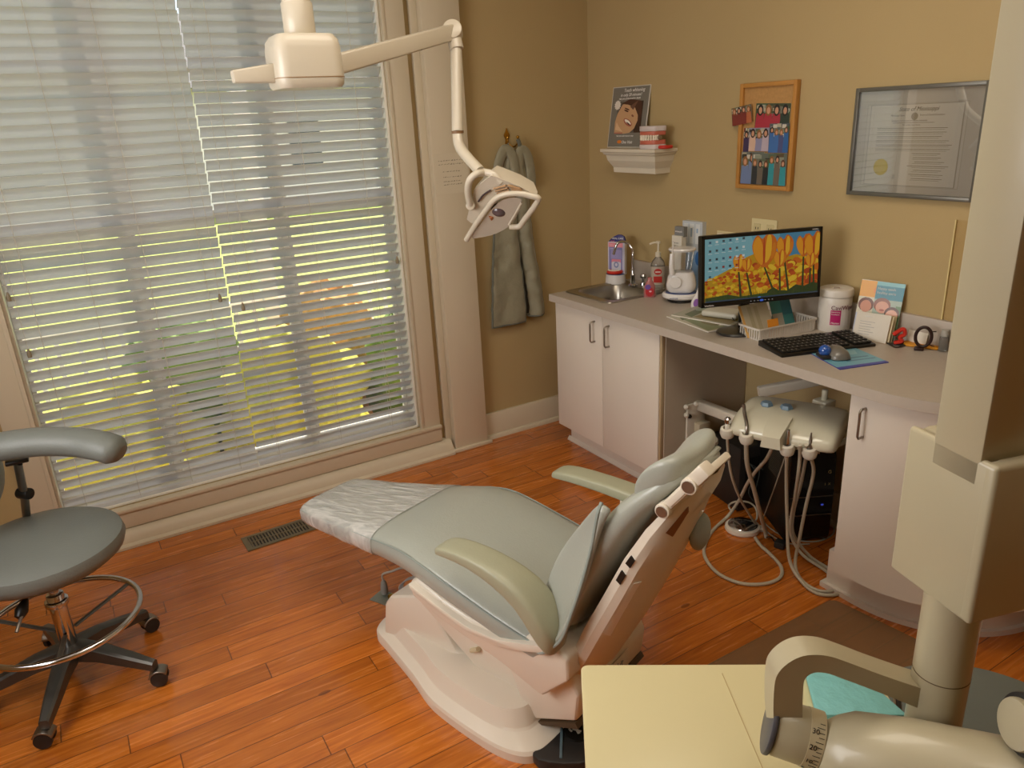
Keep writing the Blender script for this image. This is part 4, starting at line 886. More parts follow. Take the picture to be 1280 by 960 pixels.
# mouse mat and trackball
mp_ = [at(1011, 441, z=ZT), at(1050, 462.5, z=ZT), at(1111, 453.5, z=ZT), at(1070, 436, z=ZT)]
pd_, Mpd = thing('mouse_mat', tuple(sum(mp_, Vector())/4), 0, 'thin light-blue printed mat under the trackball', 'mat')
b = MB(); b.prism([((q-Mpd.translation).x, (q-Mpd.translation).y) for q in mp_], 0, .0025, 'z'); b.build('pad', mat('mat_edge', '#3b3f9a', .5), pd_, smooth_=False)
ql = [Vector(((q-Mpd.translation).x, (q-Mpd.translation).y)) for q in mp_]
def bil(s, t): a = ql[0].lerp(ql[1], t); c_ = ql[3].lerp(ql[2], t); r = a.lerp(c_, s); return (r.x, r.y)
P = [('#6fa9bd', [bil(0, 0), bil(0, .9), bil(1, .9), bil(1, 0)]), ('#8cbcc8', [bil(.1, .1), bil(.1, .4), bil(.8, .35), bil(.9, .1)]), ('#4f7f98', [bil(.3, .5), bil(.3, .56), bil(.9, .56), bil(.9, .5)]), ('#4f7f98', [bil(.35, .65), bil(.35, .7), bil(.95, .7), bil(.95, .65)]), ('#3b3f9a', [bil(0, .9), bil(0, 1), bil(1, 1), bil(1, .9)])]
picture('print', P, PRINT, pd_, T(0, 0, .0027))
p = at(1046, 446, z=ZT+.003); ms, Mms = thing('trackball', (p.x, p.y, ZT+.003), math.radians(59), 'grey trackball mouse with a glossy blue ball on the light-blue mat', 'mouse')
b = MB(); b.loft([[Vector((x, .032*w*math.cos(a), .003+h*max(0, math.sin(a)))) for a in [PI*i/12 for i in range(13)]] for x, w, h in ((-.048, .45, .012), (-.042, .9, .024), (-.02, 1.1, .034), (.01, 1.05, .036), (.035, .85, .03), (.05, .5, .02), (.055, .2, .008))]); b.build('shell', mat('mouse_grey', '#6f6a62', .3, coat=.3), ms, ang=60)
b = MB(); b.box((-.04, -.03, 0), (.045, .03, .006), .003); b.box((-.03, .02, 0), (.03, .062, .014), .006); b.build('base', DARK, ms)
MB().sphere((.0, .042, .024), .021).build('ball', mat('blue_ball', '#1c4f9e', .08, coat=1), ms)

# ornaments at the right end
o, M, p = stand(1122, 431, ZT, 'tooth_ornament', 'small twisted red figurine on a dark base at the right of the worktop', 'figurine')
b = MB(); b.tube([(-.012, 0, .006), (.012, 0, .014), (.004, 0, .028), (.018, 0, .04), (.012, 0, .058), (-.006, 0, .046), (-.016, 0, .036)], lambda t: .0105, 10, res=5, flat=.7); b.build('figure', RED, o); MB().lathe([(0, 0), (.03, 0), (.028, .004), (0, .005)], sq=.5).build('base', DARK, o)
o, M, p = stand(1152, 438, ZT, 'ring_ornament', 'dark brown carved ring ornament standing upright at the right of the worktop', 'figurine')
BRN = mat('dark_wood', '#2a140e', .4, var=.2)
b = MB(); b.tube([(.024*math.cos(2*PI*i/32), 0, .048+.034*math.sin(2*PI*i/32)) for i in range(32)], .0055, 10, closed=True); b.build('ring', BRN, o); b = MB(); b.box((-.024, -.012, 0), (.006, .012, .012), .004); b.build('foot', BRN, o)
b = MB(); b.tube([(.02, 0, .068), (.036, 0, .07)], .002, 6); b.tube([(.02, 0, .022), (.036, 0, .018)], .002, 6); b.build('twig', BRN, o)
p = at(1150, 432, z=ZT+.001); o, M = thing('yellow_leaf_ornament', tuple(p), math.radians(-70), 'flat orange-yellow leaf shape lying under the dark ring ornament', 'ornament')
b = MB(); b.prism([(-.06, .0), (-.035, .035), (-.01, .02), (.0, .045), (.025, .03), (.07, .0), (.06, -.03), (.0, -.028), (-.04, -.03)], 0, .008, 'z', bev=.002); b.build('leaf', mat('yellow_orange', '#cf8a12', .5), o)
o, M = thing('name_card', (-.035, -1.93, ZT), math.radians(-90), 'small blank white card standing against the backsplash', 'card')
MB().box((-.035, -.003, 0), (.035, 0, .048), .0005, M=RX(math.radians(-10))).build('sheet', PAPER, o)
o, M, p = stand(1178, 439, ZT, 'spray_bottle', 'small clear capped bottle at the far right of the worktop', 'bottle')
MB().lathe([(0, 0), (.013, 0), (.014, .004), (.014, .05), (.01, .056), (0, .056)]).build('bottle_body', BOTTLE, o); MB().lathe([(0, .05), (.0115, .05), (.0115, .075), (0, .076)]).build('cap', mat('cap_grey', '#a8a49a', .3), o)
o, M, p = stand(1189, 442, ZT, 'toothbrush', 'upright white toothbrush with a purple tip at the far right of the worktop', 'toothbrush')
b = MB(); b.tube([(0, 0, 0), (0, 0, .1), (.001, 0, .13)], .006, 10, flat=.6); b.build('handle', mat('brush_white', '#c5c5c8', .4), o); MB().tube([(.001, 0, .13), (.002, 0, .145), (.003, 0, .185)], .0055, 10, flat=.6).build('tip', mat('purple_tip', '#6a2f78', .4), o)
o, M = thing('acrylic_panel', (-.006, -2.17, .944), 0, 'clear acrylic panel fixed to the wall at the right end of the backsplash', 'panel')
MB().box((-.002, -.18, 0), (.002, .18, .335), .0005).build('sheet', mat_thin_glass('acrylic', '#fcfaf6', .0, fk=.06), o); MB().box((-.003, .177, 0), (.003, .181, .335)).build('edge', mat('acrylic_edge_highlight', '#d8c890', .2), o)  # edge strip coloured pale as the highlight along the rim

# ================================================================== WALL ITEMS
# outlet plate
o, M = thing('wall_outlet', (-.001, -1.205, 1.165), 0, 'ivory double outlet plate on the wall above the monitor', 'outlet')
MB().box((-.005, -.066, -.058), (0, .066, .05), .002).build('plate', mat('ivory_plate', '#d6c89a', .35), o)
for dy in (-.034, .034):
    f = MB().box((-.0075, dy-.018, -.035), (-.004, dy+.018, .03), .003).build('socket', mat('ivory_socket', '#c9ba8c', .35), o)
    MB().box((-.008, dy-.008, .006), (-.0074, dy-.005, .016)).box((-.008, dy+.005, .006), (-.0074, dy+.008, .016)).build('slot', BLACK, f)
o, M = thing('wall_plug', (-.002, -1.0, 1.105), 0, 'small ivory outlet behind the top left corner of the monitor', 'outlet')
MB().box((-.005, -.055, -.04), (0, .055, .04), .002).build('plate', MATS['ivory_plate'], o); MB().box((-.024, .0, .0), (-.005, .04, .034), .008).build('adapter', MATS['pump_white'], o)
# shelf
FW2 = mat('shelf_white', '#d9cfbb', .4, var=.02)
o, M = thing('wall_shelf', (0, -.475, 1.494), 0, 'small white moulded floating shelf on the desk wall', 'shelf')
# stepped crown profile lofted from the wide top to the narrow bottom
prof = [(.0, .138, .2), (-.014, .138, .2), (-.016, .13, .192), (-.026, .126, .188), (-.03, .118, .18), (-.055, .112, .174), (-.075, .1, .162), (-.088, .092, .154), (-.112, .09, .152)]
b = MB(); b.loft([[Vector((0, -hy, z)), Vector((-dx, -hy, z)), Vector((-dx, hy, z)), Vector((0, hy, z))] for z, dx, hy in prof]); b.build('shelf_body', FW2, o, smooth_=False)
# poster on shelf
o, M = thing('whitening_sign', (-.086, -.345, 1.4945), math.radians(-90+4), 'grey counter sign with a smiling woman, standing on the white shelf', 'sign', M=T(-.05, -.36, 1.4945) @ RZ(math.radians(-87)) @ RX(math.radians(-9)))
pw, ph = .132, .285
b = MB(); b.box((-pw, -.002, 0), (pw, .002, ph), .001); b.build('board', mat('board_white', '#c8c2b6', .5), o)
b = MB(); b.box((-.03, .0, .0), (.03, .002, .2), M=RX(math.radians(-14))); b.build('easel', mat('brown_board', '#8a6f4a', .6), o)
P = [('#77736a', rect(-pw+.005, .005, pw-.005, ph-.004)), ('#5a5650', rect(-.085, .07, .095, .215)),
     ('#3a261c', [(-.01, .215), (.095, .215), (.095, .07), (.05, .07), (.03, .13)]), ('#c49a72', [(-.09, .068), (-.092, .12), (-.08, .16), (-.05, .2), (-.02, .214), (.03, .21), (.06, .175), (.07, .13), (.05, .09), (.02, .07), (-.02, .066)]),
     ('#4a2c20', [(-.06, .205), (.0, .226), (.08, .215), (.09, .15), (.07, .1), (.066, .15), (.04, .185), (-.01, .2)]), ('#6a4a3a', [(.02, .2), (.06, .218), (.03, .175), (.005, .19)]), ('#d8b48c', [(-.085, .085), (-.08, .12), (-.06, .1), (-.03, .075)]),
     ('#4a2a20', ell(-.018, .172, .017, .004, 10, -.3)), ('#3a1f18', ell(-.014, .18, .02, .003, 10, -.3)), ('#a05a48', ell(.0, .118, .034, .014, 14, -.45)), ('#ece4d8', ell(.0, .12, .026, .008, 12, -.45)), ('#3a1a14', ell(.006, .112, .018, .003, 10, -.45)), ('#8a5440', ell(.03, .148, .01, .005, 8, -.4)), ('#b06a5a', rect(-.09, .066, -.03, .072)),
     ('#e0d8cc', [(-.085+.024*r*math.cos(a), .2+.024*r*math.sin(a)) for a, r in [(2*PI*i/24, 1 if i % 2 else .78) for i in range(24)]]), ('#d87a2a', ell(-.045, .028, .016, .008))]
picture('printed_face', P, PRINT, o, FR(-.0023))
for s, sz, x, y in (('Teeth whitening', .022, -.05, ph-.026), ('in only 20 minutes!', .019, -.07, ph-.046), ('Ask your professional for details', .0115, -.08, ph-.06)): text('lettering', s, sz, INKW, o, FR(-.0026) @ T(x, y, 0), shear=.2, xs=1)
for s, sz, x, y in (('Start your smile makeover today', .009, -.07, .053), ('One Visit', .02, -.03, .02)): text('lettering', s, sz, INKW, o, FR(-.0026) @ T(x, y, 0), shear=.2)
# teeth model
o, M = thing('teeth_model', (-.088, -.6, 1.4945), math.radians(-90), 'pink and white typodont teeth model on the right of the white shelf', 'dental model')
GUM = mat('gum_pink', '#c26a56', .35); STN = mat('model_stone', '#cfc4c0', .5)
def arch(z0, z1, k=1.0): return smooth2([(-.058*k, .03), (-.058*k, -.01), (-.045*k, -.034), (0, -.044), (.045*k, -.034), (.058*k, -.01), (.058*k, .03)], 4)
for z0, z1, nm in ((0, .02, 'lower_base'), (.078, .1, 'upper_base')): MB().prism(arch(0, 0, 1.05), z0, z1, 'z', bev=.002).build(nm, STN, o)
MB().prism(arch(0, 0), .02, .04, 'z', bev=.004).build('lower_gum', GUM, o); MB().prism(arch(0, 0), .06, .078, 'z', bev=.004).build('upper_gum', GUM, o)
for z, nm in ((.044, 'lower_teeth'), (.056, 'upper_teeth')):
    b = MB()
    for i in range(12):
        f = i/11*2-1; x = .054*math.sin(f*1.45); y = -.042*math.cos(f*1.25)+.0; b.sphere((x, y, z), (.0055, .0055, .0085), n=10)
    b.build(nm, MATS['enamel'], o)
MB().cyl((.056, -.01, .05), (.068, -.01, .05), .01, bev=.002).build('hinge', STEEL, o)
o, M = thing('red_ornament', (-.075, -.665, 1.4945), math.radians(-90), 'flat red teeth mould at the right rear corner of the shelf', 'ornament')
MB().tube([(-.03, .02, .008), (-.028, -.01, .008), (0, -.022, .008), (.028, -.01, .008), (.03, .02, .008)], .008, 10, res=4).build('body', RED, o)

# photo board
o, M = thing('photo_frame', (0, -1.196, 1.54), 0, 'oak cork board frame with pinned group photos on the desk wall', 'picture frame', M=frame((-.001, -1.196, 1.54), (0, -1, 0), (-1, 0, 0)))
OAK = mat('oak_frame', '#b98340', .4, var=.12, scale=20)
fw, fh, ft = .14, .205, .017
def framed(o, fw, fh, ft, dep, m, bev=.002):
    b = MB()
    for a, c in (((-fw, -fh, 0), (-fw+ft, fh, dep)), ((fw-ft, -fh, 0), (fw, fh, dep)), ((-fw+ft-.001, fh-ft, 0), (fw-ft+.001, fh-.0002, dep-.0004)), ((-fw+ft-.001, -fh+.0002, 0), (fw-ft+.001, -fh+ft, dep-.0004))): b.box(a, c, bev)
    return b.build('frame', m, o)
framed(o, fw, fh, ft, .024, OAK); MB().box((-fw+ft, -fh+ft, 0), (fw-ft, fh-ft, .012)).build('cork', mat('cork', '#b58a54', .9, var=.2, scale=90), o)
random.seed(5)
def group_photo(x0, y0, x1, y1, bg, cloth, n):
    w, h = x1-x0, y1-y0; P = [(bg, rect(x0, y0, x1, y1))]
    for i in range(26): xx, yy = x0+random.random()*w*.8, y0+h*(.5+.4*random.random()); P.append((random.choice(['#3d5a38', '#5a4a30', '#8a8f7c', '#55624a', '#6d6a5c', '#b0a890', '#30302a', '#c8c0b0']), rect(xx, yy, min(x1, xx+w*.2), min(y1, yy+h*.12))))
    for i in range(n):
        cx = x0+w*(i+.6)/(n+.2); hh_ = h*random.uniform(.55, .72); rr = w/n*.42
        P += [(random.choice(cloth), [(max(x0, cx-rr*1.3), y0), (min(x1, cx+rr*1.3), y0), (min(x1, cx+rr), y0+hh_), (max(x0, cx-rr), y0+hh_)]), (random.choice(['#2c1a12', '#5a3420', '#8a5a2c', '#1c1412']), ell(cx, min(y1-rr*1.4, y0+hh_+rr*1.0), rr*.85, rr*1.25, 10)), ('#c99474', ell(cx, min(y1-rr*1.5, y0+hh_+rr*.85), rr*.5, rr*.75, 8))]
    return P
ph_list = [((-.125, .05, -.02, .12), '#5c4a30', ['#7a2c22', '#30282a', '#b5643c'], 4, 'topmost group photo pinned tilted over the left edge of the cork board', 8, (-.05, .0)), ((-.06, .03, .11, .125), '#3f4a30', ['#c79a1c', '#2c3a30', '#a82c3c', '#4b5b52'], 4, 'upper right group photo with a yellow shirt on the cork board', -2, (0, 0)),
           ((-.115, -.06, -.085, .035), '#7a3028', ['#a8322c', '#c96a5a', '#3a2a50'], 1, 'narrow red photo at the left of the cork board', 0, (0, 0)), ((-.085, -.055, .02, .035), '#8d8aa0', ['#b9a9b5', '#8a88a8', '#c9c0ba', '#d3b09a'], 3, 'pale lilac group photo in the middle of the cork board', 0, (0, 0)), ((.018, -.06, .115, .05), '#4d5558', ['#3c6aa8', '#2f5f9c', '#4a4f7c'], 4, 'group photo with blue gowns at the right of the cork board', 0, (0, 0)),
           ((-.118, -.185, .0, -.058), '#6c7068', ['#6e7ea5', '#3a3b44', '#c9a92c', '#8a8f7a'], 3, 'lower left group photo with a yellow patch on the cork board', 0, (0, 0)), ((-.06, -.185, .115, -.062), '#5f665c', ['#1f2224', '#8ba0b2', '#26282c', '#2f8f98', '#6a5f52'], 6, 'lowest right group photo with dark and pale dresses on the cork board', 0, (0, 0))]
for i, ((x0, y0, x1, y1), bg, cl_, n, lb, rot, sh_) in enumerate(ph_list):
    cx, cy = (x0+x1)/2, (y0+y1)/2; q, Mq = thing('photograph', None, M=M @ T(cx+sh_[0], cy+sh_[1], .0125+.0012*i+(.0122 if i == 0 else 0)) @ RZ(math.radians(rot)), label=lb, cat='photo', group='snapshots on the cork board')
    w, h = (x1-x0)/2, (y1-y0)/2
    MB().box((-w, -h, 0), (w, h, .0006)).build('paper', PAPER, q, smooth_=False); picture('image', group_photo(-w, -h, w, h, bg, cl_, n), PRINT, q, T(0, 0, .0007))
# certificate
cw, ch = .2285, .181
o, M = thing('framed_certificate', None, M=frame((-.001, -1.8155, 1.519), (0, -1, 0), (-1, 0, 0)), label='framed state certificate with a yellow seal in a grey frame on the desk wall', cat='certificate')
framed(o, cw, ch, .014, .022, mat('pewter_frame', '#6b685f', .35, .4, var=.05)); P = [('#b9b5a8', rect(-cw+.013, -ch+.013, cw-.013, ch-.013)), ('#a39f93', rect(-.185, -.145, .165, .125)), ('#c0bcae', rect(-.183, -.143, .163, .123)), ('#8f8b80', rect(-.172, -.142, .154, .122)), ('#cbc7b8', rect(-.17, -.14, .15, .12))]
P += [('#5f5b50', rect(-.085, .062, .06, .0635)), ('#85806f', ell(-.01, .083, .012, .012))]
y = .045
for i in range(13):
    x1 = random.uniform(.09, .135); P.append(('#6c685a', rect(-.14 if i < 6 else -.02+random.uniform(0, .03), y, x1, y+.0018))); P.append(('#787464', rect(-.14 if i < 6 else .0, y-.005, x1-.01, y-.0038))); y -= .0135
MB().box((-cw+.01, -ch+.01, 0), (cw-.01, ch-.01, .006)).build('backing', PAPER, o, smooth_=False)
picture('certificate_sheet', P, PRINT, o, T(0, 0, .0065)); text('lettering', 'State of Mississippi', .019, INK, o, T(-.068, .1, .0068), shear=.35, xs=.95)
for s, sz, x, y_ in (('Mississippi State', .0085, -.095, .084), ('Board of Dental Examiners', .0085, .008, .084), ('MISSISSIPPI STATE BOARD OF DENTAL EXAMINERS', .0062, -.09, .067), ('This certifies that a license', .0065, -.05, .054)): text('lettering', s, sz, INKG, o, T(x, y_, .0068), xs=.9)
b = MB(); b.lathe([(0, 0), (.026, 0), (.0275, .0008), (.022, .0015), (0, .0015)], (-.112, -.082, .0068), n=30); b.build('seal', mat('gold_seal', '#c9b012', .4), o)
MB().box((-cw+.012, -ch+.012, .014), (cw-.012, ch-.012, .016)).build('glass', mat_thin_glass('picture_glass', refl=.14), o, smooth_=False)

# hook and lead aprons
hk, Mh = thing('coat_hook', (-.51, -.002, 1.57), 0, 'ornate brass double coat hook on the wall between pilaster and corner', 'hook')
b = MB(); b.prism(smooth2([(0, -.06), (.012, -.04), (.008, -.01), (.016, .01), (.006, .03), (0, .045), (-.006, .03), (-.016, .01), (-.008, -.01), (-.012, -.04)], 3), -.006, 0, 'y', bev=.001); b.build('backplate', BRASS, hk)
for sx in (-.026, .032):
    b = MB(); b.tube([(0, -.004, -.02), (sx*.5, -.03, -.045), (sx, -.05, -.03), (sx, -.055, -.005)], .0035, 8, res=5); b.sphere((sx, -.055, .0), .008, n=12); b.build('hook_arm', BRASS, hk)
ap, Ma = thing('lead_apron', (-.5, -.03, .62), 0, 'grey-green quilted lead apron with bound edges hanging from the brass hook', 'apron')
def cloth(outline_l, outline_r, z0, z1, yoff, m, name, amp=.012, thick=.012, n=44, k=14, seed=0, fold=3):
    rows = []
    for i in range(n+1):
        z = z0+(z1-z0)*i/n; xl, xr = outline_l(z), outline_r(z); row = []
        for j in range(k+1):
            f = j/k; x = xl+(xr-xl)*f
            y = yoff-amp*(.6+math.sin(f*PI*fold+seed+z*1.5)*.9)-.014*math.sin(f*PI)+mnoise.noise(Vector((x*9, z*13, seed)))*.016+mnoise.noise(Vector((x*22, z*34, seed+5)))*.007
            row.append(Vector((x, y, z)))
        rows.append(row)
    b = MB(); b.loft(rows, closed=False); o = b.build(name, m, ap, world=Ma, solid=thick, sub=1)
    e = [r[0] for r in rows[::-1]]+rows[0][1:-1]+[r[-1] for r in rows]; e = rows[-1][::-1][:-1]+[r[0] for r in rows[::-1]]+rows[0][1:-1]+[r[-1] for r in rows]
    e = [r[0] for r in rows[::-1]]+rows[0][1:-1]+[r[-1] for r in rows]
    t = MB(); t.tube(e, .0062, 8); t.build('binding', BIND, o, world=Ma); return o
def lerps(pts):
    def f(z):
        for (z0, x0), (z1, x1) in zip(pts, pts[1:]):
            if z <= z1: return x0+(x1-x0)*(z-z0)/(z1-z0)
        return pts[-1][1]
    return f
cloth(lerps([(.62, -.677), (.9, -.66), (1.2, -.622), (1.36, -.6), (1.5, -.57)]), lerps([(.62, -.472), (.8, -.478), (.95, -.486), (1.1, -.497), (1.3, -.5), (1.5, -.51)]), .63, 1.49, -.03, APRON, 'left_panel', seed=1, fold=2)
cloth(lerps([(.64, -.44), (.7, -.437), (.85, -.448), (1.0, -.468), (1.1, -.487), (1.5, -.49)]), lerps([(.64, -.345), (.7, -.342), (.9, -.37), (1.1, -.4), (1.3, -.398), (1.44, -.405), (1.51, -.44)]), .65, 1.51, -.022, APRON, 'right_panel', seed=4, fold=1.5)
cloth(lerps([(.645, -.48), (1.2, -.51)]), lerps([(.645, -.41), (1.2, -.49)]), .66, 1.2, -.012, mat('apron_shadow_lining', '#2d2c26', .8), 'shade_lining', seed=4, amp=.002, thick=.004, fold=1)  # dark sheet whose colour stands for the shade inside the slit
def lobe(pts, r, nm, m): b = MB(); b.tube(pts, r, 14, res=6, flat=.45, up=(0, 1, 0)); return b.build(nm, m, ap, world=Ma)
for nm, pts in (('collar_loop', [(-.605, -.06, 1.36), (-.6, -.065, 1.45), (-.56, -.065, 1.515), (-.52, -.07, 1.48), (-.505, -.07, 1.38), (-.515, -.07, 1.3)]), ('collar_loop', [(-.475, -.06, 1.3), (-.48, -.062, 1.42), (-.47, -.06, 1.5), (-.435, -.06, 1.49), (-.412, -.058, 1.42), (-.408, -.058, 1.33)])): lobe(pts, .026, nm, APRON)
b = MB(); b.tube([(-.478, -.056, 1.56), (-.47, -.06, 1.535), (-.465, -.062, 1.49)], .011, 10, flat=.4, up=(0, 1, 0), res=4); b.tube([(-.534, -.056, 1.545), (-.54, -.06, 1.52), (-.535, -.064, 1.5)], .006, 8, flat=.6, res=4); b.build('hanging_tab', BIND, ap, world=Ma)
# handwritten notice on the pilaster
o, M = thing('handwritten_note', None, M=frame((-.853, -.0605, 1.43), (1, 0, 0), (0, -1, 0)), label='faint handwritten paper note taped on the cream pilaster', cat='note')
MB().box((-.09, -.095, 0), (.085, .09, .0006)).build('paper', mat('note_paper', '#d3c7ae', .6, var=.02), o, smooth_=False)
random.seed(3); P = []
for r_, y in enumerate((.055, .038, .005, -.02, -.04, -.055)):
    x = -.07+(.02 if r_ > 1 else 0)
    while x < .07-(.03 if r_ > 1 else 0): w = random.uniform(.004, .014); P.append(('#958a74', [(x, y), (x+w, y+random.uniform(-.002, .003)), (x+w, y+.0025+random.uniform(0, .004)), (x, y+.002)])); x += w+random.uniform(.002, .006)
picture('handwriting', P, PRINT, o, T(0, 0, .0008))

# ================================================================== OPERATING LIGHT
HUBC = at(380, 78, d=1.95); ELB = at(566, 40, d=2.33); KN = at(572, 165, d=2.33); BND = at(576, 186, d=2.32); HT = at(600, 214, d=2.27)
lt, Ml = thing('dental_light', (HUBC.x, HUBC.y, ZC), 0, 'white ceiling-mounted dental operating light with jointed arm', 'dental light')
LW = mat('light_white', '#c6bca9', .35, var=.02, coat=.2)
b = MB(); b.cyl((HUBC.x, HUBC.y, HUBC.z+.05), (HUBC.x, HUBC.y, ZC-.02), .036, bev=.002); b.cyl((HUBC.x, HUBC.y, HUBC.z+.05), (HUBC.x, HUBC.y, HUBC.z+.14), .0395, bev=.003); b.cyl((HUBC.x, HUBC.y, ZC-.03), (HUBC.x, HUBC.y, ZC), .09, bev=.006); b.build('ceiling_post', LW, lt, world=Ml)
ad = (ELB-HUBC); ah = Vector((ad.x, ad.y, 0)).normalized(); HBM = frame(HUBC, ah, (0, 0, 1))
HBM = HBM @ RZ(math.radians(0))
hy = math.atan2(CAM.y-HUBC.y, CAM.x-HUBC.x)+PI/2+math.radians(16)
HX = T(*HUBC) @ RZ(hy)
b = MB(); b.loft([[Vector((x*k, y*k, z)) for x, y in rrect(.085, .075, .03, 6)] for k, z in ((.93, -.064), (1, -.056), (1.02, -.04), (1.0, .03), (.96, .05), (.84, .063), (.5, .066))], M=HX); hb = b.build('hub_housing', LW, lt, world=Ml, ang=40)
b = MB(); b.loft([[Vector((x*k, y*k, z)) for x, y in rrect(.0875, .0775, .03, 6)] for k, z in ((1.0, -.0405), (1.0, -.0385))], M=HX, cap=False); b.build('housing_seam', mat('seam_dark', '#8a6a42', .5), hb, world=Ml)
def bar(p0, p1, w0, h0, w1, h1, up=(0, 0, 1), r=.3):
    p0, p1 = Vector(p0), Vector(p1); Mx = frame(p0, p1-p0, up); L = (p1-p0).length; b = MB()
    b.loft([[Vector((s, y, z)) for y, z in rrect(w, h, min(w, h)*r, 3)] for s, w, h in ((0, w0*.9, h0*.9), (.004, w0, h0), (L-.004, w1, h1), (L, w1*.9, h1*.9))], M=Mx); return b
bar(HUBC+ah*.05+Vector((0, 0, -.015)), ELB+Vector((0, 0, .0)), .02, .026, .018, .023).build('upper_arm', LW, lt, world=Ml, ang=40)
tip_ = at(291, 96, d=1.86); bar(HUBC+Vector((0, 0, -.02)), tip_, .02, .03, .014, .015).build('counterweight_arm', LW, lt, world=Ml, ang=40)
b = MB(); pv = R_*.0; b.cyl(ELB-F_*.026+R_*0, ELB+F_*.026, .03, bev=.005); b.build('elbow', LW, lt, world=Ml)
b = MB(); b.cyl(ELB+Vector((0, 0, .0)), at(571, 62, d=2.33), .022); b.build('elbow_socket', LW, lt, world=Ml)
b = MB(); b.tube([at(570, 58, d=2.33), at(571, 110, d=2.33), KN], .0175, 18); b.build('drop_arm', LW, lt, world=Ml)
MB().cyl(KN-Vector((0, 0, .004)), KN+Vector((0, 0, .004)), .019).build('swivel_ring', mat('ring_brown', '#7a5a3a', .5), lt, world=Ml)
b = MB(); b.tube([KN-Vector((0, 0, .004)), BND, HT], .0165, 18, res=4); b.build('lower_arm', LW, lt, world=Ml)
# lamp head
HM0 = at(628, 262, d=2.25); nH = (CAM-HM0).normalized()*.75+Vector((-.15, .1, -.55)); nH.normalize()
def hp(u, v, off=0): return plane_pt(u, v, HM0+nH*off, nH)
def hpoly(P, off=0): return [hp(u, v, off) for u, v in P]
rim_px = [(583, 299), (597, 297), (620, 294), (637, 284), (650, 278), (661, 262), (672, 247), (655, 242), (637, 241), (621, 247), (610, 259), (596, 279)]
fr_px = [(583, 300), (594, 282), (608, 262), (620, 248), (634, 242.5), (650, 242), (664, 245), (673, 248), (668, 258), (656, 274), (649, 283), (637, 283.5)]
b = MB(); b.tube(hpoly(fr_px, .004), .0088, 12, res=4); b.build('front_handle', LW, lt, world=Ml)
refl = smooth2([(590, 296), (602, 278), (622, 254), (640, 247), (652, 250), (650, 262), (638, 281), (620, 292), (600, 297)], 3)
cR = hp(624, 268)
b = MB(); b.loft([hpoly(refl, 0), [cR+(q-cR)*.8-nH*.02 for q in hpoly(refl, 0)], [cR+(q-cR)*.45-nH*.04 for q in hpoly(refl, 0)], [cR+(q-cR)*.1-nH*.045 for q in hpoly(refl, 0)]]); rf = b.build('reflector', mat('reflector', '#c4b6a8', .2, .5), lt, world=Ml, ang=60)
b = MB(); b.sphere((0, 0, 0), (.028, .022, .022), M=frame(hp(624, 266)-nH*.015, R_, nH)); b.build('bulb_cover', mat('smoked_lens', '#5a4c4e', .15, coat=.5), lt, world=Ml)
b = MB(); b.cyl(hp(616, 272)-nH*.01, hp(612, 273)+nH*.0, .009); b.build('bulb_socket', mat('copper_part', '#c07f58', .4, .5), lt, world=Ml)
# hood (body) behind the rim
o1 = hpoly([(596, 282), (610, 262), (622, 249), (636, 244), (660, 245), (671, 247), (650, 235), (630, 227), (614, 221), (600, 231), (592, 240), (586, 262), (583, 276), (588, 280)])
b = MB(); top = o1; b.loft([[q-nH*.006 for q in top], [q-nH*.03+(cR-q)*.02 for q in top], [cR+(q-cR)*.82-nH*.075+U_*.008 for q in top]]); hd_ = b.build('lamp_hood', LW, lt, world=Ml, ang=40)
b = MB()
for k in range(3):
    b.tube([hp(619+k*2-2, 236+k*3.0, .0), hp(632+k*2, 232+k*3, .0)], .003, 6); b.tube([hp(635+k*2, 231.5+k*2.6, .0), hp(650+k*2, 236+k*2.0, .0)], .003, 6)
b.build('cooling_slots', mat('slot_tan', '#a5825c', .6), hd_, world=Ml)
b = MB(); b.tube([hp(598, 252, .0), hp(604, 244, .0), hp(613, 238, .0)], .0028, 8, res=4); b.build('vent_slit', mat('vent_dark', '#3a2a2a', .5), hd_, world=Ml)
b = MB(); b.tube([hp(606, 216, -.03), hp(596, 217, -.01), hp(587, 226, .0), hp(585, 240, .005), hp(588, 256, .005)], .0105, 12, res=5); b.tube([hp(604, 215, -.03), hp(617, 218, -.02), hp(627, 228, -.012)], .0105, 12, res=4); b.build('yoke', LW, lt, world=Ml)
b = MB(); b.cyl(hp(588, 257, .012), hp(588, 257, -.02), .0135, bev=.002); b.build('yoke_knob', LW, lt, world=Ml)
b = MB(); b.tube([hp(652, 253, .004), hp(645, 266, .004), hp(636, 281, .004)], .0035, 8); b.build('inner_bracket', LW, lt, world=Ml)

# ================================================================== X-RAY ARM (foreground right)
DX = .78
zt = at(1226, 580, d=DX).z
cA, cB, cC = at(1226, 578, z=zt), at(1167, 549, z=zt), at(1281, 561, z=zt)
ea = (cB-cA).normalized(); eb = Vector((ea.y, -ea.x, 0)); eb = eb if eb.dot(cC-cA) > 0 else -eb
print('XRAY', cA, (cB-cA).length, (cC-cA).length, 'ang', math.degrees((cB-cA).angle(cC-cA)))
wA = (cB-cA).length
MX = Matrix(((ea.x, eb.x, 0, cA.x), (ea.y, eb.y, 0, cA.y), (0, 0, 1, 0), (0, 0, 0, 1)))
xr, Mx = thing('xray_arm', tuple(cA+(ea+eb)*wA/2+Vector((0, 0, -zt+.9))), 0, 'ivory wall-hung x-ray arm with square column, box joint and yoke in the right foreground', 'x-ray arm')
b = MB(); b.box((0, 0, zt-.03), (wA, wA*1.1, ZC), .003, M=MX); b.build('column', PLAST2, xr, world=Mx)
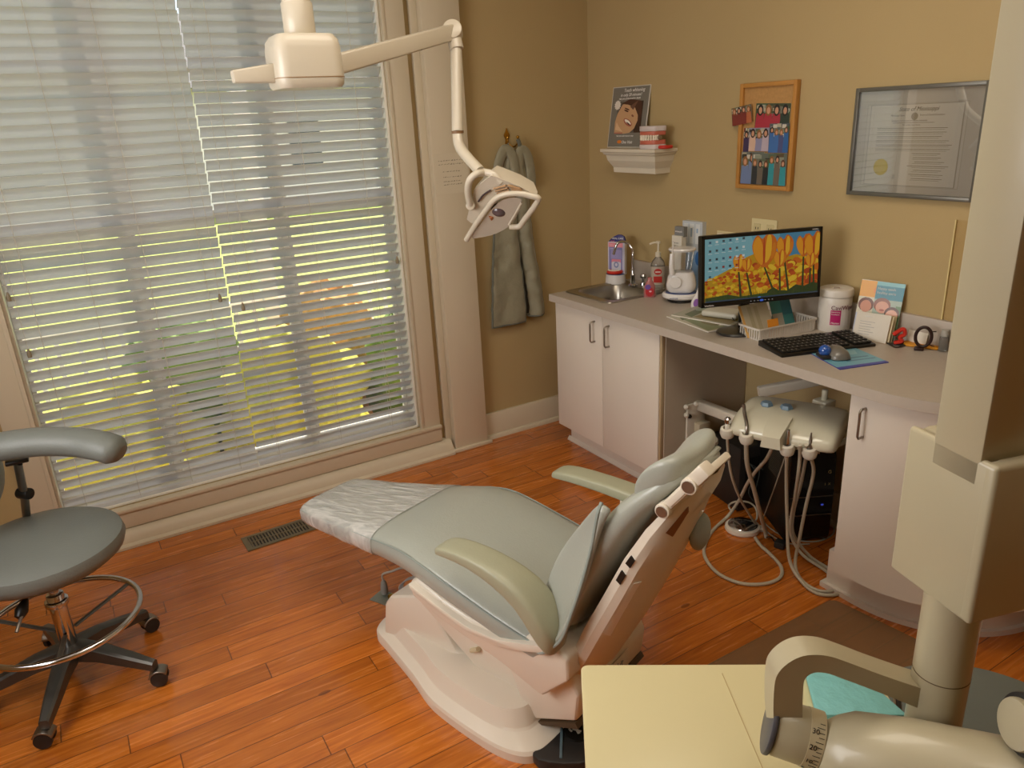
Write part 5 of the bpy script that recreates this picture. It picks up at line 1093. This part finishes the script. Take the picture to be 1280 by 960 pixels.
def zat(p, v):
    lo, hi = .2, 2.5
    for _ in range(40):
        m_ = (lo+hi)/2; q = Vector((p.x, p.y, m_))-CAM; vv = 480-FPX*q.dot(U_)/q.dot(F_)
        if vv > v: lo = m_
        else: hi = m_
    return lo
zb_ = zat(cA, 766)
g_ = .008
b = MB(); b.box((-g_, .012, zb_), (wA+.04, wA*1.1+.03, zt), .012, 3, M=MX); b.build('joint_box', PLAST2, xr, world=Mx, ang=50)
b = MB(); b.box((-g_-.012, -.0, zb_-.004), (wA+.038, .0105, zt+.002), .006, 3, M=MX) ; b.box((-g_-.012, -.0, zb_-.004), (-.002, wA*1.1+.03, zt+.002), .006, 3, M=MX); b.build('joint_cover', PLAST2, xr, world=Mx, ang=50)
ctr = cA+(ea+eb)*wA/2; pcn = Vector((ctr.x, ctr.y, 0)); pr_ = 39*(ctr-CAM).dot(F_)/FPX*.93
zl = zat(pcn, 900); zs_ = zat(pcn, 838)
b = MB(); b.cyl((pcn.x, pcn.y, zl-.02), (pcn.x, pcn.y, zb_+.01), pr_, n=40); b.build('lower_pole', PLAST2, xr, world=Mx)
MB().cyl((pcn.x, pcn.y, zs_-.0006), (pcn.x, pcn.y, zs_+.0006), pr_*1.012, n=40).build('pole_seam', mat('seam_brown', '#5a4a30', .6), xr, world=Mx)
# yoke: bar profile in a vertical plane, depth away from the viewer
yd = DX-.005; Ph = Vector((R_.x, R_.y, 0)).normalized(); Pn = Vector((-Ph.y, Ph.x, 0)); 
if Pn.dot(F_) < 0: Pn = -Pn
yo = Vector((pcn.x, pcn.y, zs_))+Pn*-.012
def yp(u, v, off=0): q = plane_pt(u, v, yo+Pn*off, Pn); return q
outer = [(1188, 871), (1150, 860), (1100, 843), (1060, 828), (1035, 820), (1010, 819), (990, 826), (974, 840), (968, 858), (967, 900), (972, 945)]
innr = [(1188, 899), (1150, 886), (1100, 866), (1055, 849), (1035, 842), (1018, 841), (1007, 848), (1004, 862), (1003, 905), (1003, 945)]
def dense(P, k=4): return smooth2(P, k, False)
poly = dense(outer)+dense(innr)[::-1]
b = MB(); b.loft([[yp(u, v, 0) for u, v in poly], [yp(u, v, 0)+Pn*.035 for u, v in poly]]); b.build('yoke', PLAST2, xr, world=Mx, ang=45)
# pivot of tube head
pv0 = yp(962, 905, .02); axp = (Ph*.93-Pn*.30+Vector((0, 0, -.2))).normalized()
b = MB(); b.cyl(pv0+axp*.004, pv0+axp*.062, .0355, n=40, bev=.004); b.build('pivot', PLAST2, xr, world=Mx)
MB().cyl(pv0-axp*.003, pv0+axp*.004, .0375, n=40, bev=.002).build('pivot_cap', mat('slate_cap', '#4a4a50', .4), xr, world=Mx)
b = MB(); b.cyl(pv0+axp*.042, pv0+axp*.06, .0363, n=40); sr_ = b.build('angle_scale', mat('scale_ring', '#b5a888', .4), xr, world=Mx)
mk = MB(); side = axp.cross(Vector((0, 0, 1))).normalized(); side = side if side.dot(CAM-pv0) > 0 else -side; vup = side.cross(axp).normalized(); vup = vup if vup.z > 0 else -vup
for i in range(17):
    a = math.radians(-70+i*9); dr = side*math.cos(a)+vup*math.sin(a); c0 = pv0+axp*(.055)+dr*.0365
    mk.tube([c0-axp*(.006 if i % 3 == 0 else .003), c0+axp*.003], .0005, 4)
mk.build('degree_marks', INK, sr_, world=Mx)
for i, s in enumerate(('9', '10', '20', '30')):
    a = math.radians(-38+i*30); dr = side*math.cos(a)+vup*math.sin(a); text('lettering', s, .009, INK, sr_, Mx.inverted() @ frame(pv0+axp*.043+dr*.0366, axp, dr) @ RZ(0), ext=.0002)
# tube head barrel
h0 = pv0+axp*.064; far = at(1330, 992, d=DX*1.03); hx_ax = (far-h0).normalized()
b = MB(); b.lathe([(0, 0), (.03, 0), (.036, .006), (.045, .02), (.053, .04), (.057, .1), (.056, .2), (.05, .25), (0, .26)], h0-Vector((0, 0, .012)), hx_ax, n=48); b.build('tube_head', PLAST2, xr, world=Mx, ang=60)
cp0 = at(1090, 1018, d=DX*.92); cax = (CAM-cp0).normalized()*.55+Vector((0, 0, -.85))
b = MB(); b.lathe([(0, 0), (.06, 0), (.068, .01), (.07, .03), (.066, .034), (.058, .02), (0, .015)], cp0+Vector((0, 0, .02)), cax, n=48, sq=1); b.build('collar', mat('blue_grey_ring', '#4c525c', .4), xr, world=Mx)
b = MB(); kp = at(1266, 905, d=DX*1.04); ke = Vector((R_.x, R_.y, -.15)).normalized(); b.cyl(kp, kp+ke*.04, .028, n=36, bev=.004); kn_ = b.build('end_knob', PLAST2, xr, world=Mx); MB().cyl(kp+ke*.008, kp+ke*.03, .034, n=36, bev=.003).build('grip_ring', DARK, kn_, world=Mx)

# ================================================================== CART (cream top, foreground)
zc_ = .8
tA, tB, tC = at(726, 831, z=zc_), at(985, 830, z=zc_), at(729, 960, z=zc_)
ex = (tB-tA).normalized(); ey = Vector((ex.y, -ex.x, 0)); ey = ey if ey.dot(tC-tA) > 0 else -ey
MT = Matrix(((ex.x, ey.x, 0, tA.x), (ex.y, ey.y, 0, tA.y), (0, 0, 1, 0), (0, 0, 0, 1)))
cr, Mc = thing('mobile_cart', tuple(tA+ex*.25+ey*.2+Vector((0, 0, -zc_))), 0, 'cream flat-topped mobile cart in the lower right foreground', 'cart')
W_, D_ = .47, .42
b = MB(); P = [(x+W_/2, y+D_/2) for x, y in rrect(W_/2, D_/2, .012, 5)]; b.prism(P, zc_-.022, zc_, 'z', bev=.003, M=MT); b.build('top', CREAM, cr, world=Mc)
MB().box((.205, .04, zc_), (.2062, D_-.01, zc_+.0006), M=MT @ T(.02, 0, 0) @ RZ(math.radians(-5))).build('top_seam', mat('seam_tan', '#a8946a', .6), cr, world=Mc)
b = MB(); b.box((.03, .04, .08), (W_-.03, D_-.03, zc_-.022), .004, M=MT); b.build('cabinet_body', CREAM, cr, world=Mc)
for k in range(3): d = MB().box((.05, .033, .12+k*.21), (W_-.05, .041, .31+k*.21), .003, M=MT).build('drawer', WHITE, cr, world=Mc)
for x, y in ((.06, .07), (W_-.06, .07), (.06, D_-.06), (W_-.06, D_-.06)): MB().cyl((x-.012, y, .03), (x+.012, y, .03), .03, bev=.004, M=MT).box((x-.006, y-.006, .03), (x+.006, y+.006, .085), M=MT).build('caster', DARK, cr, world=Mc)
tq = [at(1007, 838, z=zc_+.0125), at(1022, 893, z=zc_+.0125), at(1135, 893, z=zc_+.0125), at(1075, 840, z=zc_+.0125)]
o, M = thing('tray_liner', tuple(sum(tq, Vector())/4-Vector((0, 0, .0125))), 0, 'turquoise quilted liner pad on the cart seen through the x-ray yoke', 'liner pad')
b = MB(); b.prism([((q-M.translation).x, (q-M.translation).y) for q in tq], 0, .012, 'z', bev=.003); b.build('pad', mat('turquoise', '#6fa9a6', .6, var=.08, scale=60, bump=.3, bscale=60), o)
p = at(1124, 884, z=zc_+.004); o, M = thing('marker_pen', tuple(p), math.radians(35), 'dark striped pen lying on the cart right of the turquoise liner', 'pen')
MB().tube([(-.04, 0, 0), (.04, 0, 0)], .004, 10).build('barrel', BLACK, o); MB().tube([(-.01, .006, 0), (.04, .006, 0)], .002, 8).build('clip', NICKEL, o)
# grey seat corner low at right
p = at(1240, 962, z=.62); o, M = thing('assistant_stool', (p.x+.06, p.y+.03, 0), 0, 'grey padded stool partly hidden behind the x-ray arm at lower right', 'stool')
MB().lathe([(0, .545), (.17, .55), (.205, .565), (.215, .59), (.205, .612), (.15, .62), (0, .622)], n=48).build('seat', mat('slate_vinyl', '#565a54', .5), o); MB().cyl((0, 0, .08), (0, 0, .55), .025).build('column', CHROME, o)
for k in range(5): MB().box((0, -.016, .06), (.24, .016, .085), .006, M=RZ(k*2*PI/5+.3)).cyl((.22, -.01, .028), (.22, .01, .028), .027, M=RZ(k*2*PI/5+.3)).box((.214, -.004, .028), (.226, .004, .07), M=RZ(k*2*PI/5+.3)).build('leg', DARK, o)
# white cabinet at the far right
fq = at(1225, 788, z=0); o, M = thing('low_cabinet', (-.12, -2.9, 0), 0, 'white low cabinet by the desk wall behind the x-ray arm', 'cabinet')
MB().box((-.1, -.55, .0), (.115, .33, .30), .004).build('body', WHITE, o); MB().box((-.112, -.56, .30), (.115, .34, .325), .003).build('top', WHITE, o)
# chair mat
q0, q1, q2 = at(1041, 749, z=0), at(887, 830, z=0), at(1148, 801, z=0)
o, M = thing('floor_mat', tuple((q1+q2)/2), 0, 'translucent brown office floor mat in front of the curved cabinet', 'mat')
d1 = (q1-q0).normalized(); d2 = (q2-q0).normalized(); pts = [q0, q0+d1*.95, q0+d1*.95+d2*.9, q0+d2*.9]
c4 = []
for i in range(4):
    a, b_, c = pts[i-1], pts[i], pts[(i+1) % 4]
    u1 = (a-b_).normalized()*.03; u2 = (c-b_).normalized()*.03
    for k in range(5): t = k/4; c4.append((b_+u1)*(1-t)**2+b_*2*t*(1-t)+(b_+u2)*t*t)
b = MB(); b.prism([(q.x, q.y) for q in c4], 0.0003, .003, 'z'); b.build('sheet', mat('mat_brown', '#93704c', .45, var=.08, scale=30, alpha=.5), o, world=M, smooth_=False)

# ================================================================== KNEEHOLE: delivery unit, computer
UZ = .62
uA, uB = at(917, 530, z=UZ-.02), at(1047, 552, z=UZ-.02)
uC, uD = at(925, 497, z=UZ+.03), at(1062, 521, z=UZ+.03)
ua = ((uB-uA)+(uD-uC)).normalized(); ua.z = 0; ua.normalize(); un = Vector((-ua.y, ua.x, 0))
if un.dot(CAM-uA) > 0: un = -un      # un points away from viewer
ul = ((uB-uA).length+(uD-uC).length)/2; uc = (uA+uB+uC+uD)/4
MU = Matrix(((ua.x, un.x, 0, uc.x), (ua.y, un.y, 0, uc.y), (0, 0, 1, UZ-.04), (0, 0, 0, 1)))
ud = abs(((uC+uD)/2-(uA+uB)/2).dot(un))
print('UNIT', uc, ul, ud)
du, Mdu = thing('delivery_unit', None, M=MU, label='rounded pale grey dental delivery head on an arm under the worktop', cat='delivery unit')
hl, hd2 = ul/2, .1
b = MB(); b.loft([[Vector((x, y*hd2/.1, z)) for y, z in prof] for x, prof in [(xx, [(-.1*k, -.012), (-.11*k, -.006), (-.112*k, .018*k), (-.095*k, .036*k), (-.06*k, .052*k), (.0, .062*k), (.09*k, .068*k), (.15*k, .066*k), (.165*k, .055*k), (.165*k, .02), (.1*k, -.002), (-.05*k, -.004)]) for xx, k in ((-hl, .55), (-hl*.97, .8), (-hl*.88, .95), (-hl*.6, 1), (0, 1), (hl*.6, 1), (hl*.88, .97), (hl*.97, .86), (hl, .6))]]); b.build('housing', UNITP, du, sub=1)
b = MB(); b.loft([[Vector((x*k-.015, y, z)) for x, z in ((-.042, -.03), (.042, -.03), (.036, .03+z0), (-.036, .03+z0))] for y, z0, k in ((-.03, .016, 1), (-.08, .008, 1), (-.12, -.004, .92), (-.148, -.02, .8))]); b.bm.transform(T(0, 0, .02)) ; b.build('front_bracket', UNITP, du, ang=50)
for x in (-.085, -.02): MB().lathe([(0, 0), (.022, 0), (.023, .004), (.018, .014), (0, .015)], (x*hl/.17, .05, .064), n=6).build('knob', mat('blue_knob', '#6c8496', .4), du)
MB().box((-.02, -.001, 0), (.05, .001, .01)).build('badge_strip', UNITP, du) if False else None
text('lettering', 'A-dec', .016, mat('teal_ink', '#2c5a60', .5), du, frame((hl*.38, -.1135, -.002), (1, 0, 0), (0, -1, .05)), shear=.2)
hold = [at(909, 540, z=.575), at(933, 547, z=.575), at(984, 561, z=.565), at(1012, 565, z=.565)]
HW_ = mat('holder_white', '#cfc8b8', .35)
b = MB(); b.tube([hold[0]+un*.02, hold[1]+un*.02, (hold[1]+hold[2])/2+un*.03], .006, 8, res=3); b.tube([(hold[1]+hold[2])/2+un*.03, hold[2]+un*.02, hold[3]+un*.02, at(1024, 567, z=.56)+un*.01], .006, 8, res=3); b.build('holder_bar', HW_, du, world=MU)
for h_ in hold:
    b = MB(); b.lathe([(.013, -.02), (.022, -.017), (.026, 0), (.022, .017), (.013, .02), (.013, -.02)], h_, Vector((-.25, -.1, 1)), n=20); b.tube([h_+un*.012, h_+un*.026], .009, 8); b.build('instrument_holder', HW_, du, world=MU)
# arms from unit
A0 = at(893, 512, x=-.30); 
b = bar(at(872, 505, x=-.28), at(925, 525, x=-.40), .022, .022, .02, .02); b.build('support_arm', HW_, du, world=MU, ang=40)
b = bar(at(948, 490, x=-.36), at(1028, 474, x=-.16), .016, .02, .016, .018); b.build('rear_arm', HW_, du, world=MU, ang=40)
b = MB(); q = at(1030, 503, x=-.26); b.box(q-Vector((.03, .03, .02)), q+Vector((.03, .03, .012)), .006); b.cyl(q, q+Vector((0, 0, .05)), .011, bev=.002); b.build('arm_clamp', UNITP, du, world=MU)
q = at(1020, 555, x=-.5); b = MB(); b.tube([at(1012, 550, z=.585), at(1030, 556, z=.57), at(1050, 555, z=.57), at(1066, 550, z=.575)+un*.1], .009, 10, res=5); b.build('supply_hose', HOSE, du, world=MU)
b = MB(); b.tube([at(1048, 548, z=.6)+un*.06, at(1035, 556, z=.56)+un*.06, at(1022, 567, z=.52)+un*.06, at(1010, 578, z=.46)+un*.07], .003, 6, res=4); b.build('black_lead', BLACK, du, world=MU)
# wall bracket on cabinet side
o, M = thing('utility_bracket', (-.26, -1.155, .3), 0, 'beige utility bracket with round white valves on the cabinet side', 'bracket')
b = MB(); b.box(at(857, 512, y=-1.157)+Vector((0, -.012, -.2)), at(876, 500, y=-1.157)+Vector((.02, .0, 0)), .006); b.build('plate', HW_, o, world=T(-.26, -1.155, .3))
for (u, v) in ((858, 509), (870, 505), (858, 519)):
    q = at(u, v, y=-1.17); MB().sphere(tuple(q), (.012, .012, .012), n=14).build('valve', HW_, o, world=T(-.26, -1.155, .3))
q = at(862, 520, y=-1.175); MB().cyl(q, q+Vector((-.004, -.006, 0)), .009).build('valve_cap', BLACK, o, world=T(-.26, -1.155, .3))
b = MB(); b.box(at(870, 543, y=-1.18)+Vector((-.0, -.02, 0)), at(884, 525, y=-1.18)+Vector((.0, .02, 0)), .004); b.tube([at(879, 540, y=-1.19), at(881, 556, y=-1.19), at(892, 575, y=-1.2)], .013, 12, res=4); b.tube([at(893, 550, y=-1.2), at(900, 556, y=-1.2), at(902, 568, y=-1.2), at(895, 576, y=-1.22), at(925, 585, y=-1.26)], .017, 12, res=5); b.build('drain_pipe', mat('pipe_ivory', '#b5ab92', .5), o, world=T(-.26, -1.155, .3))
# computer tower
pf = at(962, 655, z=0); pt_, Mpt = thing('computer_tower', (-.165, -1.60, 0), math.radians(-28), 'black desktop computer tower standing under the worktop', 'computer')
b = MB(); b.box((-.09, -.1, .012), (.09, .24, .40), .006); tw = b.build('case', BLACK, pt_)
b = MB(); b.prism([(-.1, .0), (-.1, .40), (-.115, .37), (-.12, .2), (-.115, .03)], -.09, .09, 'x', bev=.004); fp_ = b.build('front_panel', mat('gloss_black', '#0b0b0a', .12), pt_)
for z in (.13, .21): MB().box((-.085, -.1235, z), (.085, -.119, z+.003)).build('drive_trim', NICKEL, pt_)
picture('power_light', [('#3a50d0', ell(0, 0, .006, .004))], SCREEN, pt_, T(.045, -.1235, .175) @ FR(0))
text('lettering', 'G', .02, mat('gold_ink', '#a8955a', .5), pt_, T(.055, -.1245, .31) @ FR(0)); text('lettering', '1  X', .014, MATS['gold_ink'], pt_, T(.045, -.1245, .26) @ FR(0))
b = MB(); [b.box((-.0915, -.02, .24+i*.009), (-.0895, .09, .244+i*.009)) for i in range(14)]; b.build('vent_grille', mat('vent_grey', '#4a4538', .5), pt_, smooth_=False)
o, M = thing('subwoofer', (-.125, -1.28, 0), math.radians(-10), 'low black box with loose cables left of the computer tower', 'box')
MB().box((-.11, -.11, .0), (.1, .1, .30), .01).build('case', DARK, o); MB().box((-.08, -.112, .05), (.07, -.109, .25), .002).build('grille', BLACK, o)
b = MB()
for k in range(4): b.tube([(-.1+k*.03, -.115, .26-k*.03), (-.06+k*.02, -.15, .2), (-.08+k*.04, -.14, .1), (-.02+k*.02, -.16, .02)], .0022, 6, res=5)
b.build('cable', mat('cable_dark', '#3f4642', .5), o)

# handpieces with hoses
def handpiece(idx, lb, head, path, r=.0062, tipv=None):
    h_ = hold[idx]; o, M = thing('dental_handpiece', tuple(h_), 0, lb, 'handpiece', 'handpieces in the holders')
    head(h_, o, M); b = MB(); b.tube([h_-Vector((0, 0, .01))]+[at(u, v, z=z) for u, v, z in path], r, 10, res=8); b.build('hose', HOSE, o, world=M); return o
def h_syr(h_, o, M):
    MB().lathe([(0, -.02), (.0095, -.018), (.0095, .03), (.006, .035), (0, .036)], h_, n=16).build('body', HW_, o, world=M)
    MB().lathe([(0, .033), (.011, .035), (.012, .05), (.007, .056), (0, .057)], h_, n=16).build('chrome_head', CHROME, o, world=M)
def h_evac(h_, o, M):
    t = at(930, 507, z=.66); MB().tube([h_-Vector((0, 0, .02)), h_+Vector((0, 0, .04)), t.lerp(h_, .25), t, t+Vector((-.015, -.01, .004))], .006, 10, res=4).build('body', NICKEL, o, world=M)
def h_drill(h_, o, M):
    MB().lathe([(0, -.03), (.009, -.028), (.0095, .01), (.0075, .05), (.005, .07), (0, .071)], h_, n=16).build('body', CHROME, o, world=M)
def h_slow(h_, o, M):
    MB().lathe([(0, -.03), (.009, -.028), (.0105, .0), (.0115, .02), (.007, .03), (.004, .055), (.0025, .07), (0, .071)], h_, n=16).build('body', NICKEL, o, world=M)
handpiece(0, 'leftmost syringe handpiece with chrome button head in the holder bar', h_syr, [(911, 575, .44), (916, 600, .34), (926, 625, .22), (935, 640, .12), (945, 655, .03), (955, 662, .008)], .005)
handpiece(1, 'curved-tip suction handpiece, second from the left in the holder bar', h_evac, [(934, 580, .45), (942, 610, .32), (950, 640, .18), (956, 662, .05), (958, 672, .012)], .008)
handpiece(2, 'chrome drill handpiece, third from the left in the holder bar', h_drill, [(983, 600, .4), (984, 650, .22), (987, 700, .06), (1003, 728, .012), (1022, 742, .009), (1046, 743, .008), (1054, 732, .008), (1040, 714, .008), (1012, 695, .01), (992, 668, .09), (992, 640, .2), (1001, 605, .35), (1006, 580, .46), (1009, 566, .54), (1008, 556, .60)], .0062)
handpiece(3, 'slim drill handpiece with short bur, rightmost in the holder bar', h_slow, [(1017, 590, .46), (1008, 630, .3), (1000, 670, .14), (994, 705, .02), (1002, 725, .009), (1022, 738, .009), (1042, 738, .009), (1048, 727, .01), (1030, 712, .012), (1002, 692, .03), (988, 664, .12), (994, 620, .32), (998, 592, .46), (1000, 570, .54), (1000, 556, .60)], .0062)
# foot control disc with its hose
q = at(928, 662, z=0); o, M = thing('foot_control', (q.x, q.y, 0), math.radians(-40), 'round chrome foot control disc with a coiled grey hose on the floor', 'foot control')
b = MB(); b.lathe([(0, 0), (.068, 0), (.072, .006), (.07, .02), (.062, .024), (0, .024)], n=48, sq=.95); b.box((.03, -.02, 0), (.085, .02, .016), .006); b.build('base', PLAST, o)
b = MB(); b.lathe([(0, .04), (.02, .04), (.056, .03), (.06, .026), (.058, .022), (0, .022)], n=48, sq=.95); b.build('disc', CHROME, o); MB().lathe([(0, .044), (.008, .043), (.009, .038), (0, .038)]).build('button', DARK, o)
b = MB(); b.tube([at(u, v, z=z) for u, v, z in [(944, 672, .012), (951, 682, .01), (962, 692, .007), (976, 708, .007), (975, 722, .007), (955, 730, .007), (925, 729, .007), (898, 717, .007), (882, 698, .007), (881, 682, .007), (892, 662, .007), (910, 645, .03), (924, 625, .12), (934, 605, .24), (944, 590, .33), (958, 574, .44), (966, 558, .53)]], .0068, 10, res=6); b.build('hose', HOSE, o, world=M)
# thin loose cables on the floor under the desk
o, M = thing('loose_cable', (q.x+.05, q.y-.05, 0), 0, 'thin pale cables looping on the floor between foot control and computer', 'cable')
b = MB(); b.tube([at(u, v, z=.004) for u, v in [(950, 642), (957, 655), (975, 668), (1000, 676), (1025, 676), (1042, 666), (1040, 650)]], .0028, 8, res=6); b.tube([at(u, v, z=.004) for u, v in [(955, 662), (972, 674), (990, 680), (1012, 680)]], .0028, 8, res=5); b.tube([at(u, v, z=z) for u, v, z in [(985, 560, .5), (968, 610, .3), (953, 650, .05)]], .0025, 8, res=5); b.build('strands', mat('pale_cable', '#a09886', .5), o, world=M)
b = MB(); b.tube([at(u, v, z=z) for u, v, z in [(915, 640, .02), (911, 632, .04), (920, 627, .07), (936, 628, .07), (945, 636, .05), (946, 648, .02), (940, 655, .01)]], .004, 8, res=5); b.build('coil', HOSE, o, world=M)
q = at(975, 684, z=0); o, M = thing('power_adapter', (q.x, q.y, 0), math.radians(20), 'small black power adapter on the floor in front of the tower', 'adapter')
MB().box((-.018, -.02, 0), (.018, .02, .028), .004).build('case', DARK, o); MB().tube([(0, .02, .014), (.005, .04, .03), (.02, .07, .01)], .003, 6, res=4).build('cable', BLACK, o)

# ================================================================== LIGHT
w = bpy.data.worlds.new('sky'); SC.world = w; w.use_nodes = True; nt = w.node_tree; bg = nt.nodes['Background']
sk_ = nt.nodes.new('ShaderNodeTexSky'); sk_.sky_type = 'NISHITA'; sk_.sun_disc = False; sk_.sun_elevation = math.radians(48); sk_.sun_rotation = math.radians(150); sk_.air_density = 1.2; sk_.dust_density = 2
nt.links.new(sk_.outputs[0], bg.inputs[0]); bg.inputs[1].default_value = .38
def light(name, kind, loc, energy, col='#ffffff', rot=None, size=None, target=None, spread=None):
    l = bpy.data.lights.new(name, kind); l.energy = energy; l.color = hx(col)[:3]
    if kind == 'AREA': l.shape = 'RECTANGLE'; l.size, l.size_y = size
    if spread: l.spread = math.radians(spread)
    o = bpy.data.objects.new(name, l); COL.objects.link(o); o.location = loc
    if target is not None: d = Vector(target)-Vector(loc); o.rotation_euler = d.to_track_quat('-Z', 'Y').to_euler()
    return o
s = light('sun', 'SUN', (0, 6, 8), 17, '#fff3df', target=(-3.4, 0, 1.0)); s.data.angle = math.radians(1)
w2, _ = thing('added_fill_window', (XL, -1.75, 1.55)); w2['kind'] = 'structure'  # unseen window added on the left wall as side fill
b = MB()
for a, c in (((0, -.78, -.62), (.03, -.68, .72)), ((0, .68, -.62), (.03, .78, .72)), ((0, -.78, .62), (.03, .78, .72)), ((0, -.8, -.7), (.05, .8, -.6)), ((0, -.015, -.6), (.02, .015, .62))): b.box(a, c, .003)
b.build('window_frame', TRIM, w2)
MB().box((.001, -.68, -.6), (.004, .68, .62)).build('pane', mat('fill_glow_pane', '#f2f4ff', .3, emit='#f4f6ff', es=2.5), w2)  # glowing pane of the added window
light('side_fill_lamp', 'AREA', (XL+.04, -1.75, 1.55), 33, '#fbf7f0', size=(1.3, 1.15), target=(0, -1.55, 1.1))  # added lamp in front of that pane, fills the room from the left
# unseen ceiling panels added for fill light, each with a glowing diffuser
DIFF = mat('fill_diffuser', '#fff2da', .6, emit='#fff4e2', es=3)
for lx, ly, en, lb in ((-1.6, -3.1, 3, 'added out-of-view ceiling fill panel nearer the camera'), (-1.6, -2.0, 9, 'added out-of-view ceiling fill panel nearer the window')):
    tf, Mtf = thing('ceiling_fill_panel', (lx, ly, ZC), 0, lb, 'ceiling light', 'added ceiling fill panels')
    MB().box((-.62, -.32, -.012), (.62, .32, 0), .003).build('frame', CEIL, tf); MB().box((-.58, -.28, -.016), (.58, .28, -.012)).build('diffuser', DIFF, tf)
    light('ceiling_fill_lamp', 'AREA', (lx, ly, ZC-.025), en, '#fff1dc', size=(1.1, .5), target=(lx, ly, 0))

vs = SC.view_settings; SC.display_settings.display_device = 'sRGB'; vs.view_transform = 'Standard'; vs.look = 'None'; vs.gamma = 1; vs.use_curve_mapping = False; vs.exposure = 0
SC.cycles.use_denoising = True; SC.cycles.max_bounces = 8; SC.cycles.transparent_max_bounces = 12; SC.cycles.sample_clamp_indirect = 6
SC.cycles.caustics_reflective = False; SC.cycles.caustics_refractive = False
